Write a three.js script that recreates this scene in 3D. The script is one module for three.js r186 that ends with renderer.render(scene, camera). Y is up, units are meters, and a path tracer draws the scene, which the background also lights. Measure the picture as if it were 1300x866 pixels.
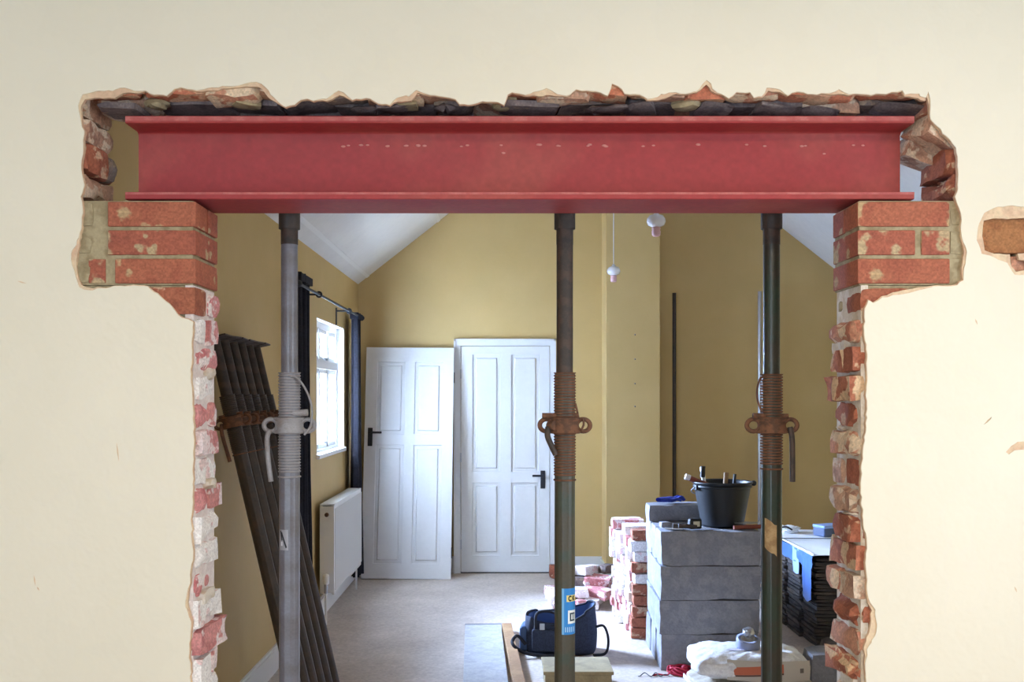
import * as THREE from 'three';
import { RoundedBoxGeometry } from 'three/addons/geometries/RoundedBoxGeometry.js';
import { mergeGeometries, mergeVertices, toCreasedNormals } from 'three/addons/utils/BufferGeometryUtils.js';
import { RectAreaLightUniformsLib } from 'three/addons/lights/RectAreaLightUniformsLib.js';

// ------------------------------------------------------------------ camera, sky, light, exposure
const F = 1270, CX = 645, CY = 505, EYE = 1.515;          // focal length in pixels, vanishing point, eye height
const scene = new THREE.Scene();
const camera = new THREE.PerspectiveCamera(2 * Math.atan(433 / F) * 180 / Math.PI, 1300 / 866, 0.05, 60);
camera.position.set(0, EYE, 0);
camera.lookAt(0, EYE, -1);
camera.setViewOffset(1300, 866, 5, -72, 1300, 866);
camera.updateProjectionMatrix();
scene.add(camera);

const renderer = new THREE.WebGLRenderer();
renderer.toneMapping = THREE.LinearToneMapping;
renderer.toneMappingExposure = 1.34;
renderer.shadowMap.enabled = true;
RectAreaLightUniformsLib.init();

scene.background = new THREE.Color(0.66, 0.83, 1.0);       // even overcast sky
scene.backgroundIntensity = 3.0;

function windowLight(name, color, intensity, w, h, pos, target) {
  const l = new THREE.RectAreaLight(color, intensity, w, h);
  l.name = name; l.position.set(...pos); l.lookAt(...target); l.castShadow = true; scene.add(l); return l;
}
// daylight at the window of the far room, and an added lamp outside it
windowLight('window_daylight', new THREE.Color(0.46, 0.64, 1.0), 38, 1.06, 0.92, [-1.44, 1.58, -7.345], [0, 1.38, -7.2]);
windowLight('added_light_outside_window', new THREE.Color(0.46, 0.64, 1.0), 620, 1.8, 1.6, [-2.9, 2.2, -8.7], [0.85, 0.45, -5.95]);  // added strong panel, tilted to brighten the left faces of the block stack
// daylight from the glazed doors and window of the near room, behind the camera
windowLight('garden_door_daylight', new THREE.Color(0.64, 0.81, 1.0), 7, 1.5, 2.0, [-1.25, 1.1, 3.14], [-1.25, 1.1, 0]);
windowLight('side_window_daylight', new THREE.Color(0.72, 0.85, 1.0), 6, 1.1, 1.3, [2.55, 1.45, -1.05], [0, 1.45, -1.05]);
const CEILING_LAMP = { color: new THREE.Color(1.0, 0.80, 0.52), power: 27 };

// ------------------------------------------------------------------ helpers
function rng(a) { return () => { a |= 0; a = a + 0x6D2B79F5 | 0; let t = Math.imul(a ^ a >>> 15, 1 | a); t = t + Math.imul(t ^ t >>> 7, 61 | t) ^ t; return ((t ^ t >>> 14) >>> 0) / 4294967296; }; }
const R = rng(7);
const rr = (a, b, r = R) => a + (b - a) * r();
const lerp = (a, b, t) => a + (b - a) * t, clamp = (x, a = 0, b = 1) => Math.min(b, Math.max(a, x));
const smooth = (a, b, x) => { const t = clamp((x - a) / (b - a)); return t * t * (3 - 2 * t); };
const V = (x, y, z) => new THREE.Vector3(x, y, z);
const PX = (px, d) => (px - CX) * d / F, PY = (py, d) => EYE - (py - CY) * d / F;   // pixel + depth of the surface -> metres

const used = {};
function numbered(n) { const k = used[n] = (used[n] ?? -1) + 1; return k ? n + '_' + String(k).padStart(3, '0') : n; }
function tag(o, label, category, group, kind) { Object.assign(o.userData, { label, category }); if (group) o.userData.group = group; if (kind) o.userData.kind = kind; return o; }
function shadows(m) { m.castShadow = m.receiveShadow = true; return m; }
function part(name, geo, mat, parent) { const m = shadows(new THREE.Mesh(geo, mat)); m.name = name; parent.add(m); return m; }
function top(name, geo, mat, label, category, group, kind) { const m = shadows(new THREE.Mesh(geo, mat)); m.name = numbered(name); scene.add(m); return tag(m, label, category, group, kind); }
function thing(name, label, category, pos = [0, 0, 0], turn = 0, group) { const g = new THREE.Group(); g.name = numbered(name); g.position.set(...pos); g.rotation.y = turn; scene.add(g); return tag(g, label, category, group); }
function structure(name, geo, mat) { const m = geo ? shadows(new THREE.Mesh(geo, mat)) : new THREE.Group(); m.name = name; m.userData.kind = 'structure'; scene.add(m); return m; }
function copyOf(o, label, group) { const c = o.clone(); c.name = numbered(o.name.replace(/_\d{3}$/, '')); c.userData = { ...o.userData }; if (label) c.userData.label = label; if (group) c.userData.group = group; scene.add(c); return c; }

// box-projected uv in metres
function boxUV(g, ox = 0, oy = 0) {
  if (g.index) g = g.toNonIndexed();
  if (!g.attributes.normal) g.computeVertexNormals();
  const p = g.attributes.position, uv = new Float32Array(p.count * 2), a = V(), b = V(), c = V();
  for (let i = 0; i < p.count; i += 3) {
    a.fromBufferAttribute(p, i); b.fromBufferAttribute(p, i + 1); c.fromBufferAttribute(p, i + 2);
    const n = b.clone().sub(a).cross(c.clone().sub(a)), x = Math.abs(n.x), y = Math.abs(n.y), z = Math.abs(n.z);
    [a, b, c].forEach((v, k) => {
      let u, w; if (x >= y && x >= z) { u = v.z; w = v.y; } else if (y >= z) { u = v.x; w = v.z; } else { u = v.x; w = v.y; }
      uv[(i + k) * 2] = u + ox; uv[(i + k) * 2 + 1] = w + oy;
    });
  }
  g.setAttribute('uv', new THREE.BufferAttribute(uv, 2));
  for (const k of Object.keys(g.attributes)) if (!['position', 'normal', 'uv'].includes(k)) g.deleteAttribute(k);
  return g;
}
const join = (...gs) => mergeGeometries(gs.flat().map((g) => boxUV(g)), false);
const at = (g, x, y, z, rx = 0, ry = 0, rz = 0) => { if (rx || ry || rz) g.applyMatrix4(new THREE.Matrix4().makeRotationFromEuler(new THREE.Euler(rx, ry, rz))); return g.translate(x, y, z); };
const box = (w, h, d, x = 0, y = 0, z = 0) => boxUV(new THREE.BoxGeometry(w, h, d).translate(x, y, z));
const rbox = (w, h, d, r, x = 0, y = 0, z = 0, s = 2) => boxUV(new RoundedBoxGeometry(w, h, d, s, r).translate(x, y, z));
const span = (x0, x1, y0, y1, z0, z1) => box(x1 - x0, y1 - y0, z1 - z0, (x0 + x1) / 2, (y0 + y1) / 2, (z0 + z1) / 2);
function cyl(r0, r1, h, seg = 24, open = false) { return new THREE.CylinderGeometry(r1, r0, h, seg, 1, open); }
function rod(a, b, r, seg = 10, r1 = r) {
  const d = b.clone().sub(a), g = new THREE.CylinderGeometry(r1, r, d.length(), seg);
  g.applyQuaternion(new THREE.Quaternion().setFromUnitVectors(V(0, 1, 0), d.clone().normalize()));
  const m = a.clone().add(b).multiplyScalar(0.5); return boxUV(g.translate(m.x, m.y, m.z));
}
function tube(pts, r, n = 40, seg = 8, closed = false) { return boxUV(new THREE.TubeGeometry(new THREE.CatmullRomCurve3(pts.map((p) => p.isVector3 ? p : V(...p)), closed), n, r, seg, closed)); }
function lathe(profile, seg = 32) { return boxUV(new THREE.LatheGeometry(profile.map(([x, y]) => new THREE.Vector2(x, y)), seg)); }
function shapeOf(pts, holes = []) { const s = new THREE.Shape(pts.map(([x, y]) => new THREE.Vector2(x, y))); for (const h of holes) s.holes.push(new THREE.Path(h.map(([x, y]) => new THREE.Vector2(x, y)))); return s; }
function extrude(pts, depth, holes = [], bevel = 0) { return boxUV(new THREE.ExtrudeGeometry(shapeOf(pts, holes), { depth, bevelEnabled: bevel > 0, bevelSize: bevel, bevelThickness: bevel, bevelOffset: -bevel, bevelSegments: 1, steps: 1, curveSegments: 8 })); }
const rect = (x0, y0, x1, y1) => [[x0, y0], [x1, y0], [x1, y1], [x0, y1]];

// lattice noise, periodic in n cells
function lattice(seed) {
  const t = new Float32Array(4096), r = rng(seed); for (let i = 0; i < 4096; i++) t[i] = r();
  const h = (x, y, z) => t[(x * 73 + y * 1571 + z * 911 + ((x * 31) ^ (y * 17) ^ (z * 57))) & 4095];
  return (x, y, z = 0, n = 0) => {
    const X = Math.floor(x), Y = Math.floor(y), Z = Math.floor(z), f = (v) => v * v * (3 - 2 * v), u = f(x - X), v = f(y - Y), w = f(z - Z), m = (k) => n ? ((k % n) + n) % n : k;
    const l = (dz) => lerp(lerp(h(m(X), m(Y), Z + dz), h(m(X + 1), m(Y), Z + dz), u), lerp(h(m(X), m(Y + 1), Z + dz), h(m(X + 1), m(Y + 1), Z + dz), u), v);
    return w === 0 ? l(0) : lerp(l(0), l(1), w);
  };
}
const N3 = lattice(99);
const fbm3 = (x, y, z, o = 3) => { let s = 0, a = 0.5, t = 0; for (let i = 0; i < o; i++) { s += a * N3(x, y, z); t += a; a *= 0.5; x *= 2.03; y *= 2.03; z *= 2.03; } return s / t; };
// a tile of texture: f(u, v, fbm) -> [r, g, b] 0..255 sRGB (or one number for a data map); metres = size of the tile
function tile(size, metres, seed, f, data = false) {
  const n = lattice(seed), d = new Uint8Array(size * size * 4);
  const fbm = (u, v, cells, o = 4) => { let s = 0, a = 0.5, t = 0, c = cells; for (let i = 0; i < o; i++) { s += a * n(u * c, v * c, 0, c); t += a; a *= 0.55; c *= 2; } return s / t; };
  for (let y = 0; y < size; y++) for (let x = 0; x < size; x++) {
    const c = f(x / size, y / size, fbm), i = (y * size + x) * 4;
    for (let k = 0; k < 3; k++) d[i + k] = clamp(data ? c : c[k], 0, 255);
    d[i + 3] = 255;
  }
  const t = new THREE.DataTexture(d, size, size, THREE.RGBAFormat);
  t.wrapS = t.wrapT = THREE.RepeatWrapping; t.magFilter = THREE.LinearFilter; t.minFilter = THREE.LinearFilter;
  if (!data) t.colorSpace = THREE.SRGBColorSpace;
  t.repeat.set(1 / metres, 1 / metres); t.needsUpdate = true; return t;
}
const mixc = (a, b, t) => [lerp(a[0], b[0], t), lerp(a[1], b[1], t), lerp(a[2], b[2], t)];
const grainy = tile(512, 0.25, 5, (u, v, f) => 255 * f(u, v, 24, 5), true);          // fine grain, for bump
const lumpy = tile(512, 0.5, 6, (u, v, f) => 255 * f(u, v, 14, 5), true);
const wavy = tile(512, 1.3, 8, (u, v, f) => 255 * (0.6 * f(u, v, 6, 4) + 0.4 * f(u, v, 90, 2)), true);
function mat(color, rough = 0.8, o = {}) { return new THREE.MeshStandardMaterial({ color, roughness: rough, ...o }); }
function speckled(seed, metres, a, b, amount = 1, cells = 10, rough = 0.85, bump = 0.0015, bumpMap = grainy, grain = 0.12) {
  return mat(0xffffff, rough, { map: tile(256, metres, seed, (u, v, f) => { const g = f(u, v, 60, 3) - 0.5, m = smooth(0.35, 0.65, f(u, v, cells, 4)) * amount; return mixc(a, b, m).map((x) => x * (1 + g * grain)); }), bumpMap, bumpScale: bump });
}
// brick colour: base, darker firing marks, patches of another matter (mortar, limewash, plaster)
function brickMat(seed, base, dark, patch, cover, rough = 0.92, bump = 0.004, bm = lumpy, pc = 5) {
  return mat(0xffffff, rough, {
    map: tile(256, 0.31, seed, (u, v, f) => {
      let c = mixc(base, dark, smooth(0.45, 0.75, f(u, v, 9, 4)) * 0.8);
      const p = smooth(1 - cover - 0.03, 1 - cover + 0.05, (f(u, v, pc, 5) - 0.5) * 1.5 + 0.5); c = mixc(c, patch, p * 0.92);
      const g = f(u + 0.37, v, 70, 3) - 0.5; return c.map((x) => x * (1 + g * 0.35));
    }), bumpMap: bm, bumpScale: bump,
  });
}

// ------------------------------------------------------------------ materials
const M = {
  paintCream: mat(0xffffff, 0.55, { map: tile(512, 1.7, 21, (u, v, f) => { const m = f(u, v, 5, 5) - 0.5; return [234 + m * 9, 225 + m * 9, 206 + m * 11]; }), bumpMap: wavy, bumpScale: 0.0012 }),
  paintMustard: mat(0xffffff, 0.65, { map: tile(256, 1.5, 22, (u, v, f) => { const m = f(u, v, 6, 5) - 0.5; return [202 + m * 10, 173 + m * 10, 114 + m * 12]; }), bumpMap: wavy, bumpScale: 0.001 }),
  plaster: speckled(23, 0.4, [214, 180, 152], [224, 198, 166], 1, 9, 0.95, 0.002),
  plasterPink: speckled(24, 0.4, [222, 178, 166], [228, 200, 188], 1, 9, 0.95, 0.002),
  mortar: speckled(25, 0.3, [150, 134, 104], [172, 157, 126], 1, 12, 0.97, 0.004, lumpy),
  limeMortar: speckled(27, 0.3, [226, 212, 208], [236, 226, 222], 1, 12, 0.97, 0.004, lumpy),
  mortarPale: speckled(26, 0.3, [206, 190, 168], [222, 212, 200], 1, 12, 0.97, 0.004, lumpy),
  padBrick: brickMat(31, [168, 98, 74], [156, 86, 66], [182, 156, 118], 0.36, 0.85, 0.0012, grainy, 3),
  padBrickB: brickMat(32, [164, 92, 72], [150, 82, 66], [186, 166, 130], 0.40, 0.85, 0.0014, grainy, 3),
  oldBrick: brickMat(33, [164, 98, 74], [138, 78, 60], [200, 166, 138], 0.3),
  oldBrickB: brickMat(34, [178, 112, 86], [150, 86, 66], [212, 182, 146], 0.42),
  oldBrickC: brickMat(35, [196, 142, 116], [168, 104, 84], [220, 198, 170], 0.5),
  tanBrick: brickMat(36, [190, 150, 126], [150, 112, 96], [212, 192, 170], 0.45),
  limePink: brickMat(37, [214, 146, 146], [190, 108, 112], [240, 232, 230], 0.48, 0.95, 0.003),
  limeWhite: brickMat(38, [230, 206, 204], [214, 176, 176], [242, 238, 236], 0.72, 0.95, 0.003),
  limeRose: brickMat(39, [206, 142, 140], [184, 114, 116], [236, 222, 222], 0.42, 0.95, 0.003),
  orangeFace: brickMat(40, [194, 122, 94], [176, 104, 80], [212, 170, 140], 0.36),
  soot: brickMat(41, [122, 106, 100], [90, 78, 76], [150, 130, 112], 0.2),
  slateOld: brickMat(42, [124, 112, 112], [92, 82, 86], [138, 122, 108], 0.12, 0.8, 0.002),
  brownBrick: brickMat(43, [164, 112, 72], [144, 92, 58], [176, 130, 92], 0.2, 0.9, 0.002),
  beamRed: mat(0xffffff, 0.6, { map: tile(512, 1.1, 44, (u, v, f) => { const m = smooth(0.5, 0.72, f(u, v, 3, 4)), g = f(u, v, 80, 2) - 0.5; return mixc([160, 52, 55], [170, 84, 72], m * 0.55).map((x) => x * (1 + g * 0.12)); }), bumpMap: grainy, bumpScale: 0.0004 }),
  beamHighlight: speckled(45, 0.3, [188, 104, 100], [176, 84, 82], 1, 10, 0.6, 0.0005),  // paler red for the highlight painted on the flange edges
  galvanised: speckled(51, 0.3, [114, 114, 124], [102, 98, 102], 0.7, 5, 0.34, 0.0003),
  zinc: speckled(52, 0.2, [150, 147, 150], [132, 124, 122], 0.8, 8, 0.5, 0.0008),
  greenPaint: speckled(53, 0.3, [62, 70, 60], [74, 66, 54], 0.8, 6, 0.42, 0.0006),
  darkGreen: speckled(54, 0.3, [40, 54, 46], [54, 48, 42], 0.8, 6, 0.34, 0.0006),
  rust: speckled(55, 0.2, [118, 80, 58], [88, 62, 48], 1, 9, 0.85, 0.0012),
  rustDark: speckled(56, 0.2, [74, 58, 50], [56, 48, 44], 1, 8, 0.6, 0.001),
  sootSteel: speckled(57, 0.25, [58, 52, 50], [74, 60, 52], 0.8, 7, 0.55, 0.0008),
  floor: mat(0xffffff, 0.8, { map: tile(512, 1.6, 61, (u, v, f) => { const m = f(u, v, 6, 5) - 0.5, g = f(u, v, 120, 2) - 0.5; return [196 + m * 30 + g * 30, 182 + m * 30 + g * 30, 170 + m * 30 + g * 30]; }), bumpMap: grainy, bumpScale: 0.001 }),
  nearFloor: speckled(62, 1.2, [170, 142, 112], [150, 124, 98], 0.8, 6, 0.7, 0.001),
  white: mat(0xe9e8e4, 0.45), whiteWall: speckled(63, 1.2, [226, 224, 220], [229, 227, 223], 1, 6, 0.8, 0.0006, grainy, 0.03),
  doorWhite: speckled(64, 1.0, [230, 230, 228], [233, 233, 231], 1, 6, 0.4, 0.0003, grainy, 0.02),
  blackIron: mat(0x1c1d22, 0.55), black: mat(0x17181b, 0.6),
  curtain: speckled(65, 0.2, [26, 26, 34], [33, 33, 43], 1, 20, 0.95, 0.001),
  block: speckled(66, 0.5, [142, 142, 148], [128, 128, 136], 0.9, 10, 0.95, 0.003),
  blockB: speckled(67, 0.5, [148, 148, 154], [134, 134, 142], 0.9, 10, 0.95, 0.003),
  roofTile: speckled(68, 0.3, [74, 66, 64], [58, 54, 56], 1, 8, 0.75, 0.001), roofTileB: speckled(69, 0.3, [96, 84, 78], [76, 68, 66], 1, 8, 0.75, 0.001),
  navy: speckled(70, 0.15, [40, 47, 66], [50, 58, 80], 1, 30, 0.85, 0.0008), liningBlue: mat(0x40587f, 0.8), strap: mat(0x20222c, 0.8),
  bucket: mat(0x16191d, 0.42), bucketBlue: mat(0x2f70b8, 0.4),
  timber: speckled(71, 0.5, [176, 138, 96], [156, 118, 80], 1, 6, 0.8, 0.001), board: speckled(72, 0.6, [190, 188, 186], [178, 176, 178], 1, 14, 0.9, 0.0015), card: speckled(73, 0.5, [168, 152, 118], [150, 136, 106], 1, 8, 0.9, 0.001),
  sackWhite: speckled(74, 0.3, [232, 230, 228], [214, 210, 210], 1, 8, 0.7, 0.002), sackTan: speckled(75, 0.3, [186, 176, 160], [170, 158, 142], 1, 8, 0.9, 0.002),
  sheet: mat(0xeceef0, 0.6), film: mat(0x4a70b0, 0.35), filmPale: mat(0x9fb8ea, 0.35),
  woodRed: mat(0x7c3a26, 0.6), wood: mat(0x9a7a56, 0.7), steel: mat(0xb8bac0, 0.3, { metalness: 0.8 }), ceramic: mat(0xeeeef0, 0.25), pinkCap: mat(0xe2b8bc, 0.5),
  redTwine: mat(0xb01838, 0.7), blueGlove: mat(0x2c3c9a, 0.7), bareMetal: speckled(76, 0.2, [176, 148, 108], [150, 120, 84], 1, 9, 0.8, 0.001),
  glass: new THREE.MeshPhysicalMaterial({ color: 0xffffff, transmission: 1, thickness: 0, roughness: 0.02, ior: 1.5 }),
  clearPlastic: new THREE.MeshPhysicalMaterial({ color: 0xf4f8ff, transmission: 1, thickness: 0, roughness: 0.08, ior: 1.45 }),
};

// a brick or a piece of one: a box with pulled corners and a broken surface
let brickSeed = 0;
function chunk(w, h, d, rough = 0.008, chip = 0.02, seg = 0.035) {
  const s = ++brickSeed * 7.31;
  let g = new THREE.BoxGeometry(w, h, d, Math.max(2, Math.round(w / seg)), Math.max(2, Math.round(h / seg)), Math.max(2, Math.round(d / seg)));
  g.deleteAttribute('normal'); g.deleteAttribute('uv'); g = mergeVertices(g, 1e-5);
  const p = g.attributes.position, v = V();
  for (let i = 0; i < p.count; i++) {
    v.fromBufferAttribute(p, i);
    const c = [N3(v.x * 28 + s, v.y * 28, v.z * 28), N3(v.x * 28, v.y * 28 + s, v.z * 28 + 9), N3(v.x * 28 + 5, v.y * 28, v.z * 28 + s)];
    const edge = (Math.abs(v.x) > w * 0.49 ? 1 : 0) + (Math.abs(v.y) > h * 0.49 ? 1 : 0) + (Math.abs(v.z) > d * 0.49 ? 1 : 0);
    const pull = edge > 1 ? chip * Math.max(0, N3(v.x * 9 + s * 2, v.y * 9, v.z * 9) - 0.35) * (edge - 1) : 0;
    v.x += (c[0] - 0.5) * 2 * rough - Math.sign(v.x) * pull; v.y += (c[1] - 0.5) * 1.4 * rough - Math.sign(v.y) * pull * 0.7; v.z += (c[2] - 0.5) * 2 * rough - Math.sign(v.z) * pull;
    p.setXYZ(i, v.x, v.y, v.z);
  }
  g = toCreasedNormals(g, 0.7);
  return boxUV(g, s % 1, (s * 1.7) % 1);
}
function neatBrick(w, h, d, x, y, z) { const s = ++brickSeed * 3.77; const g = new RoundedBoxGeometry(w, h, d, 1, 0.003); return boxUV(g, s % 1, (s * 1.3) % 1).translate(x, y, z); }

// ------------------------------------------------------------------ the pierced wall between the two rooms
const ZF = -2.624, ZB = -2.852;                 // its painted faces
const wall = structure('wall_middle');
const WL = -2.3, WR = 3.15, WT = 4.3;
const edgePx = [[243, 1292], [242, 1100], [244, 960], [243, 866], [241, 830], [244, 790], [238, 770], [242, 735], [246, 700], [243, 660], [246, 620], [247, 560], [246, 520], [243, 480], [244, 440], [246, 408], [232, 403], [215, 385], [200, 372], [188, 363], [165, 362], [140, 364], [118, 366], [103, 362], [99, 350], [97, 330], [101, 312], [104, 290], [106, 270], [103, 250], [108, 235], [104, 215], [106, 190], [108, 170], [104, 155], [103, 135], [108, 126], [120, 124], [145, 125], [155, 119], [170, 118], [185, 116], [195, 121], [212, 122], [222, 114], [230, 112], [250, 116], [270, 115], [290, 112], [310, 110], [330, 111], [337, 119], [345, 127], [352, 131], [362, 137], [374, 134], [382, 128], [390, 126], [398, 129], [415, 128], [430, 121], [436, 122], [447, 128], [452, 126], [470, 126], [480, 132], [495, 134], [505, 129], [522, 128], [530, 118], [552, 122], [578, 127], [583, 133], [600, 133], [612, 129], [625, 130], [632, 130], [640, 134], [645, 121], [650, 118], [660, 120], [667, 122], [700, 121], [720, 123], [732, 114], [745, 116], [762, 118], [772, 122], [777, 107], [785, 110], [793, 120], [812, 121], [822, 127], [835, 127], [850, 122], [858, 119], [870, 120], [885, 117], [897, 107], [903, 115], [915, 120], [925, 126], [935, 118], [952, 118], [957, 125], [968, 124], [975, 115], [990, 117], [1000, 122], [1012, 117], [1025, 120], [1060, 120], [1100, 121], [1120, 120], [1145, 116], [1148, 122], [1160, 124], [1175, 128], [1176, 121], [1180, 140], [1181, 152], [1190, 162], [1196, 170], [1205, 178], [1213, 188], [1215, 210], [1215, 240], [1212, 250], [1217, 265], [1220, 280], [1219, 300], [1224, 320], [1221, 340], [1222, 355], [1215, 361], [1190, 362], [1165, 365], [1140, 370], [1120, 376], [1108, 384], [1102, 380], [1097, 392], [1096, 420], [1100, 450], [1099, 490], [1100, 520], [1097, 560], [1093, 590], [1092, 620], [1095, 660], [1100, 690], [1098, 720], [1101, 760], [1107, 775], [1104, 800], [1097, 820], [1099, 866], [1098, 960], [1100, 1100], [1099, 1292]];
function jagged(list, amp, seed) {              // extra points between the traced ones, knocked about
  const r = rng(seed), out = [];
  for (let i = 0; i < list.length - 1; i++) {
    const a = list[i], b = list[i + 1], L = Math.hypot(b[0] - a[0], b[1] - a[1]), n = Math.max(1, Math.min(40, Math.round(L / 6)));
    for (let k = 0; k < n; k++) { const t = k / n, j = k ? amp : amp * 0.3; out.push([lerp(a[0], b[0], t) + (r() - 0.5) * 2 * j, lerp(a[1], b[1], t) + (r() - 0.5) * 2 * j]); }
  }
  out.push(list[list.length - 1]); return out;
}
const edge = jagged(edgePx, 1.1, 11);
// where the paint has come off beyond the broken plaster: [px, py, reach, how far]
const bare = [[140, 118, 26, 9], [110, 128, 14, 4], [275, 106, 18, 4], [322, 106, 16, 5], [345, 118, 12, 5], [425, 118, 14, 6], [515, 120, 14, 9], [690, 118, 14, 8], [840, 118, 12, 7], [900, 104, 12, 5], [980, 112, 12, 4], [1064, 116, 8, 5], [1166, 118, 14, 7], [97, 325, 18, 7], [108, 362, 14, 3], [1104, 800, 26, 8], [1150, 370, 26, 4], [1225, 330, 20, 3], [240, 770, 20, 2]];
const paintEdge = edge.map(([x, y], i) => {
  const a = edge[Math.max(0, i - 2)], b = edge[Math.min(edge.length - 1, i + 2)], L = Math.hypot(b[0] - a[0], b[1] - a[1]) || 1;
  let o = 0.5 + 1.0 * fbm3(x * 0.06, y * 0.06, 3); for (const [px, py, reach, far] of bare) o += far * Math.exp(-((x - px) ** 2 + (y - py) ** 2) / (reach * reach)) * (0.8 + 0.4 * N3(x * 0.2, y * 0.2, 1));
  return [x + (b[1] - a[1]) / L * o, y - (b[0] - a[0]) / L * o];
});
const toWall = (d) => ([x, y]) => [PX(x, d), y > 1285 ? 0 : PY(y, d)];
const outlineOf = (list, d) => [[WL, 0], ...list.map(toWall(d)), [WR, 0], [WR, 2.8], [WL, 2.8]];
const patchHole = jagged([[1249, 280], [1262, 277], [1280, 278], [1310, 276], [1345, 277], [1352, 300], [1350, 322], [1310, 321], [1292, 322], [1294, 330], [1310, 332], [1312, 342], [1290, 345], [1284, 338], [1282, 323], [1262, 322], [1250, 318], [1247, 300], [1249, 280]], 0.5, 5);
const patchPaint = jagged([[1243, 284], [1250, 270], [1262, 264], [1280, 261], [1310, 262], [1350, 260], [1362, 300], [1358, 330], [1320, 328], [1318, 348], [1288, 349], [1279, 334], [1262, 327], [1246, 322], [1240, 305], [1243, 284]], 0.8, 6);
const chipA = jagged([[1249, 539], [1254, 533], [1259, 529], [1258, 532], [1253, 537], [1249, 539]], 0.3, 8), chipB = jagged([[1277, 574], [1284, 566], [1292, 561], [1306, 560], [1306, 570], [1288, 572], [1281, 577], [1277, 574]], 0.4, 9);
const sliver = (x0, y0, x1, y1) => { const nx = (y1 - y0), ny = -(x1 - x0), L = Math.hypot(nx, ny), k = 0.9 / L; return [[x0, y0], [lerp(x0, x1, 0.4) + nx * k, lerp(y0, y1, 0.4) + ny * k], [lerp(x0, x1, 0.7) + nx * k * 0.6, lerp(y0, y1, 0.7) + ny * k * 0.6], [x1, y1], [lerp(x0, x1, 0.5) - nx * k, lerp(y0, y1, 0.5) - ny * k], [x0, y0]]; };
const holesAt = (hs, d) => hs.map((h) => h.slice(0, -1).map(([x, y]) => [PX(x, d), PY(y, d)]));
part('paint_skim', extrude(outlineOf(paintEdge, 2.624), 0.003, holesAt([patchPaint, chipA, chipB], 2.624)).translate(0, 0, ZF - 0.003), M.paintCream, wall);
part('plaster_coat', extrude(outlineOf(edge, 2.627), 0.011, holesAt([patchHole], 2.627)).translate(0, 0, ZF - 0.014), M.plaster, wall);
for (const q of [sliver(148, 562, 151, 586), sliver(43, 730, 45, 744), sliver(47, 745, 50, 750), sliver(22, 357, 34, 360), sliver(1238, 405, 1241, 412), sliver(1288, 745, 1291, 752)]) part('flake_scar', extrude(holesAt([q], 2.624)[0], 0.0007).translate(0, 0, ZF), M.plaster, wall);
// the brickwork behind the plaster, its mortar set back from the bricks in view
const coreOuter = [[WL, 0], [-0.848, 0], [-0.848, 1.811], [-1.16, 1.811], [-1.16, 2.36], [1.215, 2.36], [1.215, 1.811], [0.948, 1.811], [0.948, 0], [WR, 0], [WR, WT], [WL, WT]];
part('brick_core', extrude(coreOuter, 0.196, holesAt([patchHole], 2.64).map((h) => h)).translate(0, 0, -2.838), M.mortar, wall);
const backOuter = [[WL, 0], [-0.85, 0], [-0.853, 0.6], [-0.846, 1.2], [-0.852, 1.79], [-1.15, 1.8], [-1.155, 2.1], [-1.14, 2.34], [-0.5, 2.35], [0.2, 2.34], [0.8, 2.36], [1.21, 2.34], [1.2, 1.8], [0.95, 1.79], [0.955, 1.1], [0.948, 0.5], [0.95, 0], [WR, 0], [WR, WT], [WL, WT]];
part('back_plaster', extrude(backOuter, 0.014).translate(0, 0, ZB), M.brownBrick, wall);  // unseen face, coloured dark brown to cut light bounced onto the block fronts
part('joint_mortar', span(-0.852, -0.831, 0, 1.812, -2.828, -2.640), M.limeMortar, wall);
part('joint_mortar', span(0.931, 0.95, 0, 1.812, -2.832, -2.640), M.mortarPale, wall);
function wallBrick(geo, m, x, y, z, rx = 0, ry = 0, rz = 0, name = 'brick') { const b = part(name, geo, m, wall); b.position.set(x, y, z); b.rotation.set(rx, ry, rz); return b; }
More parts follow.
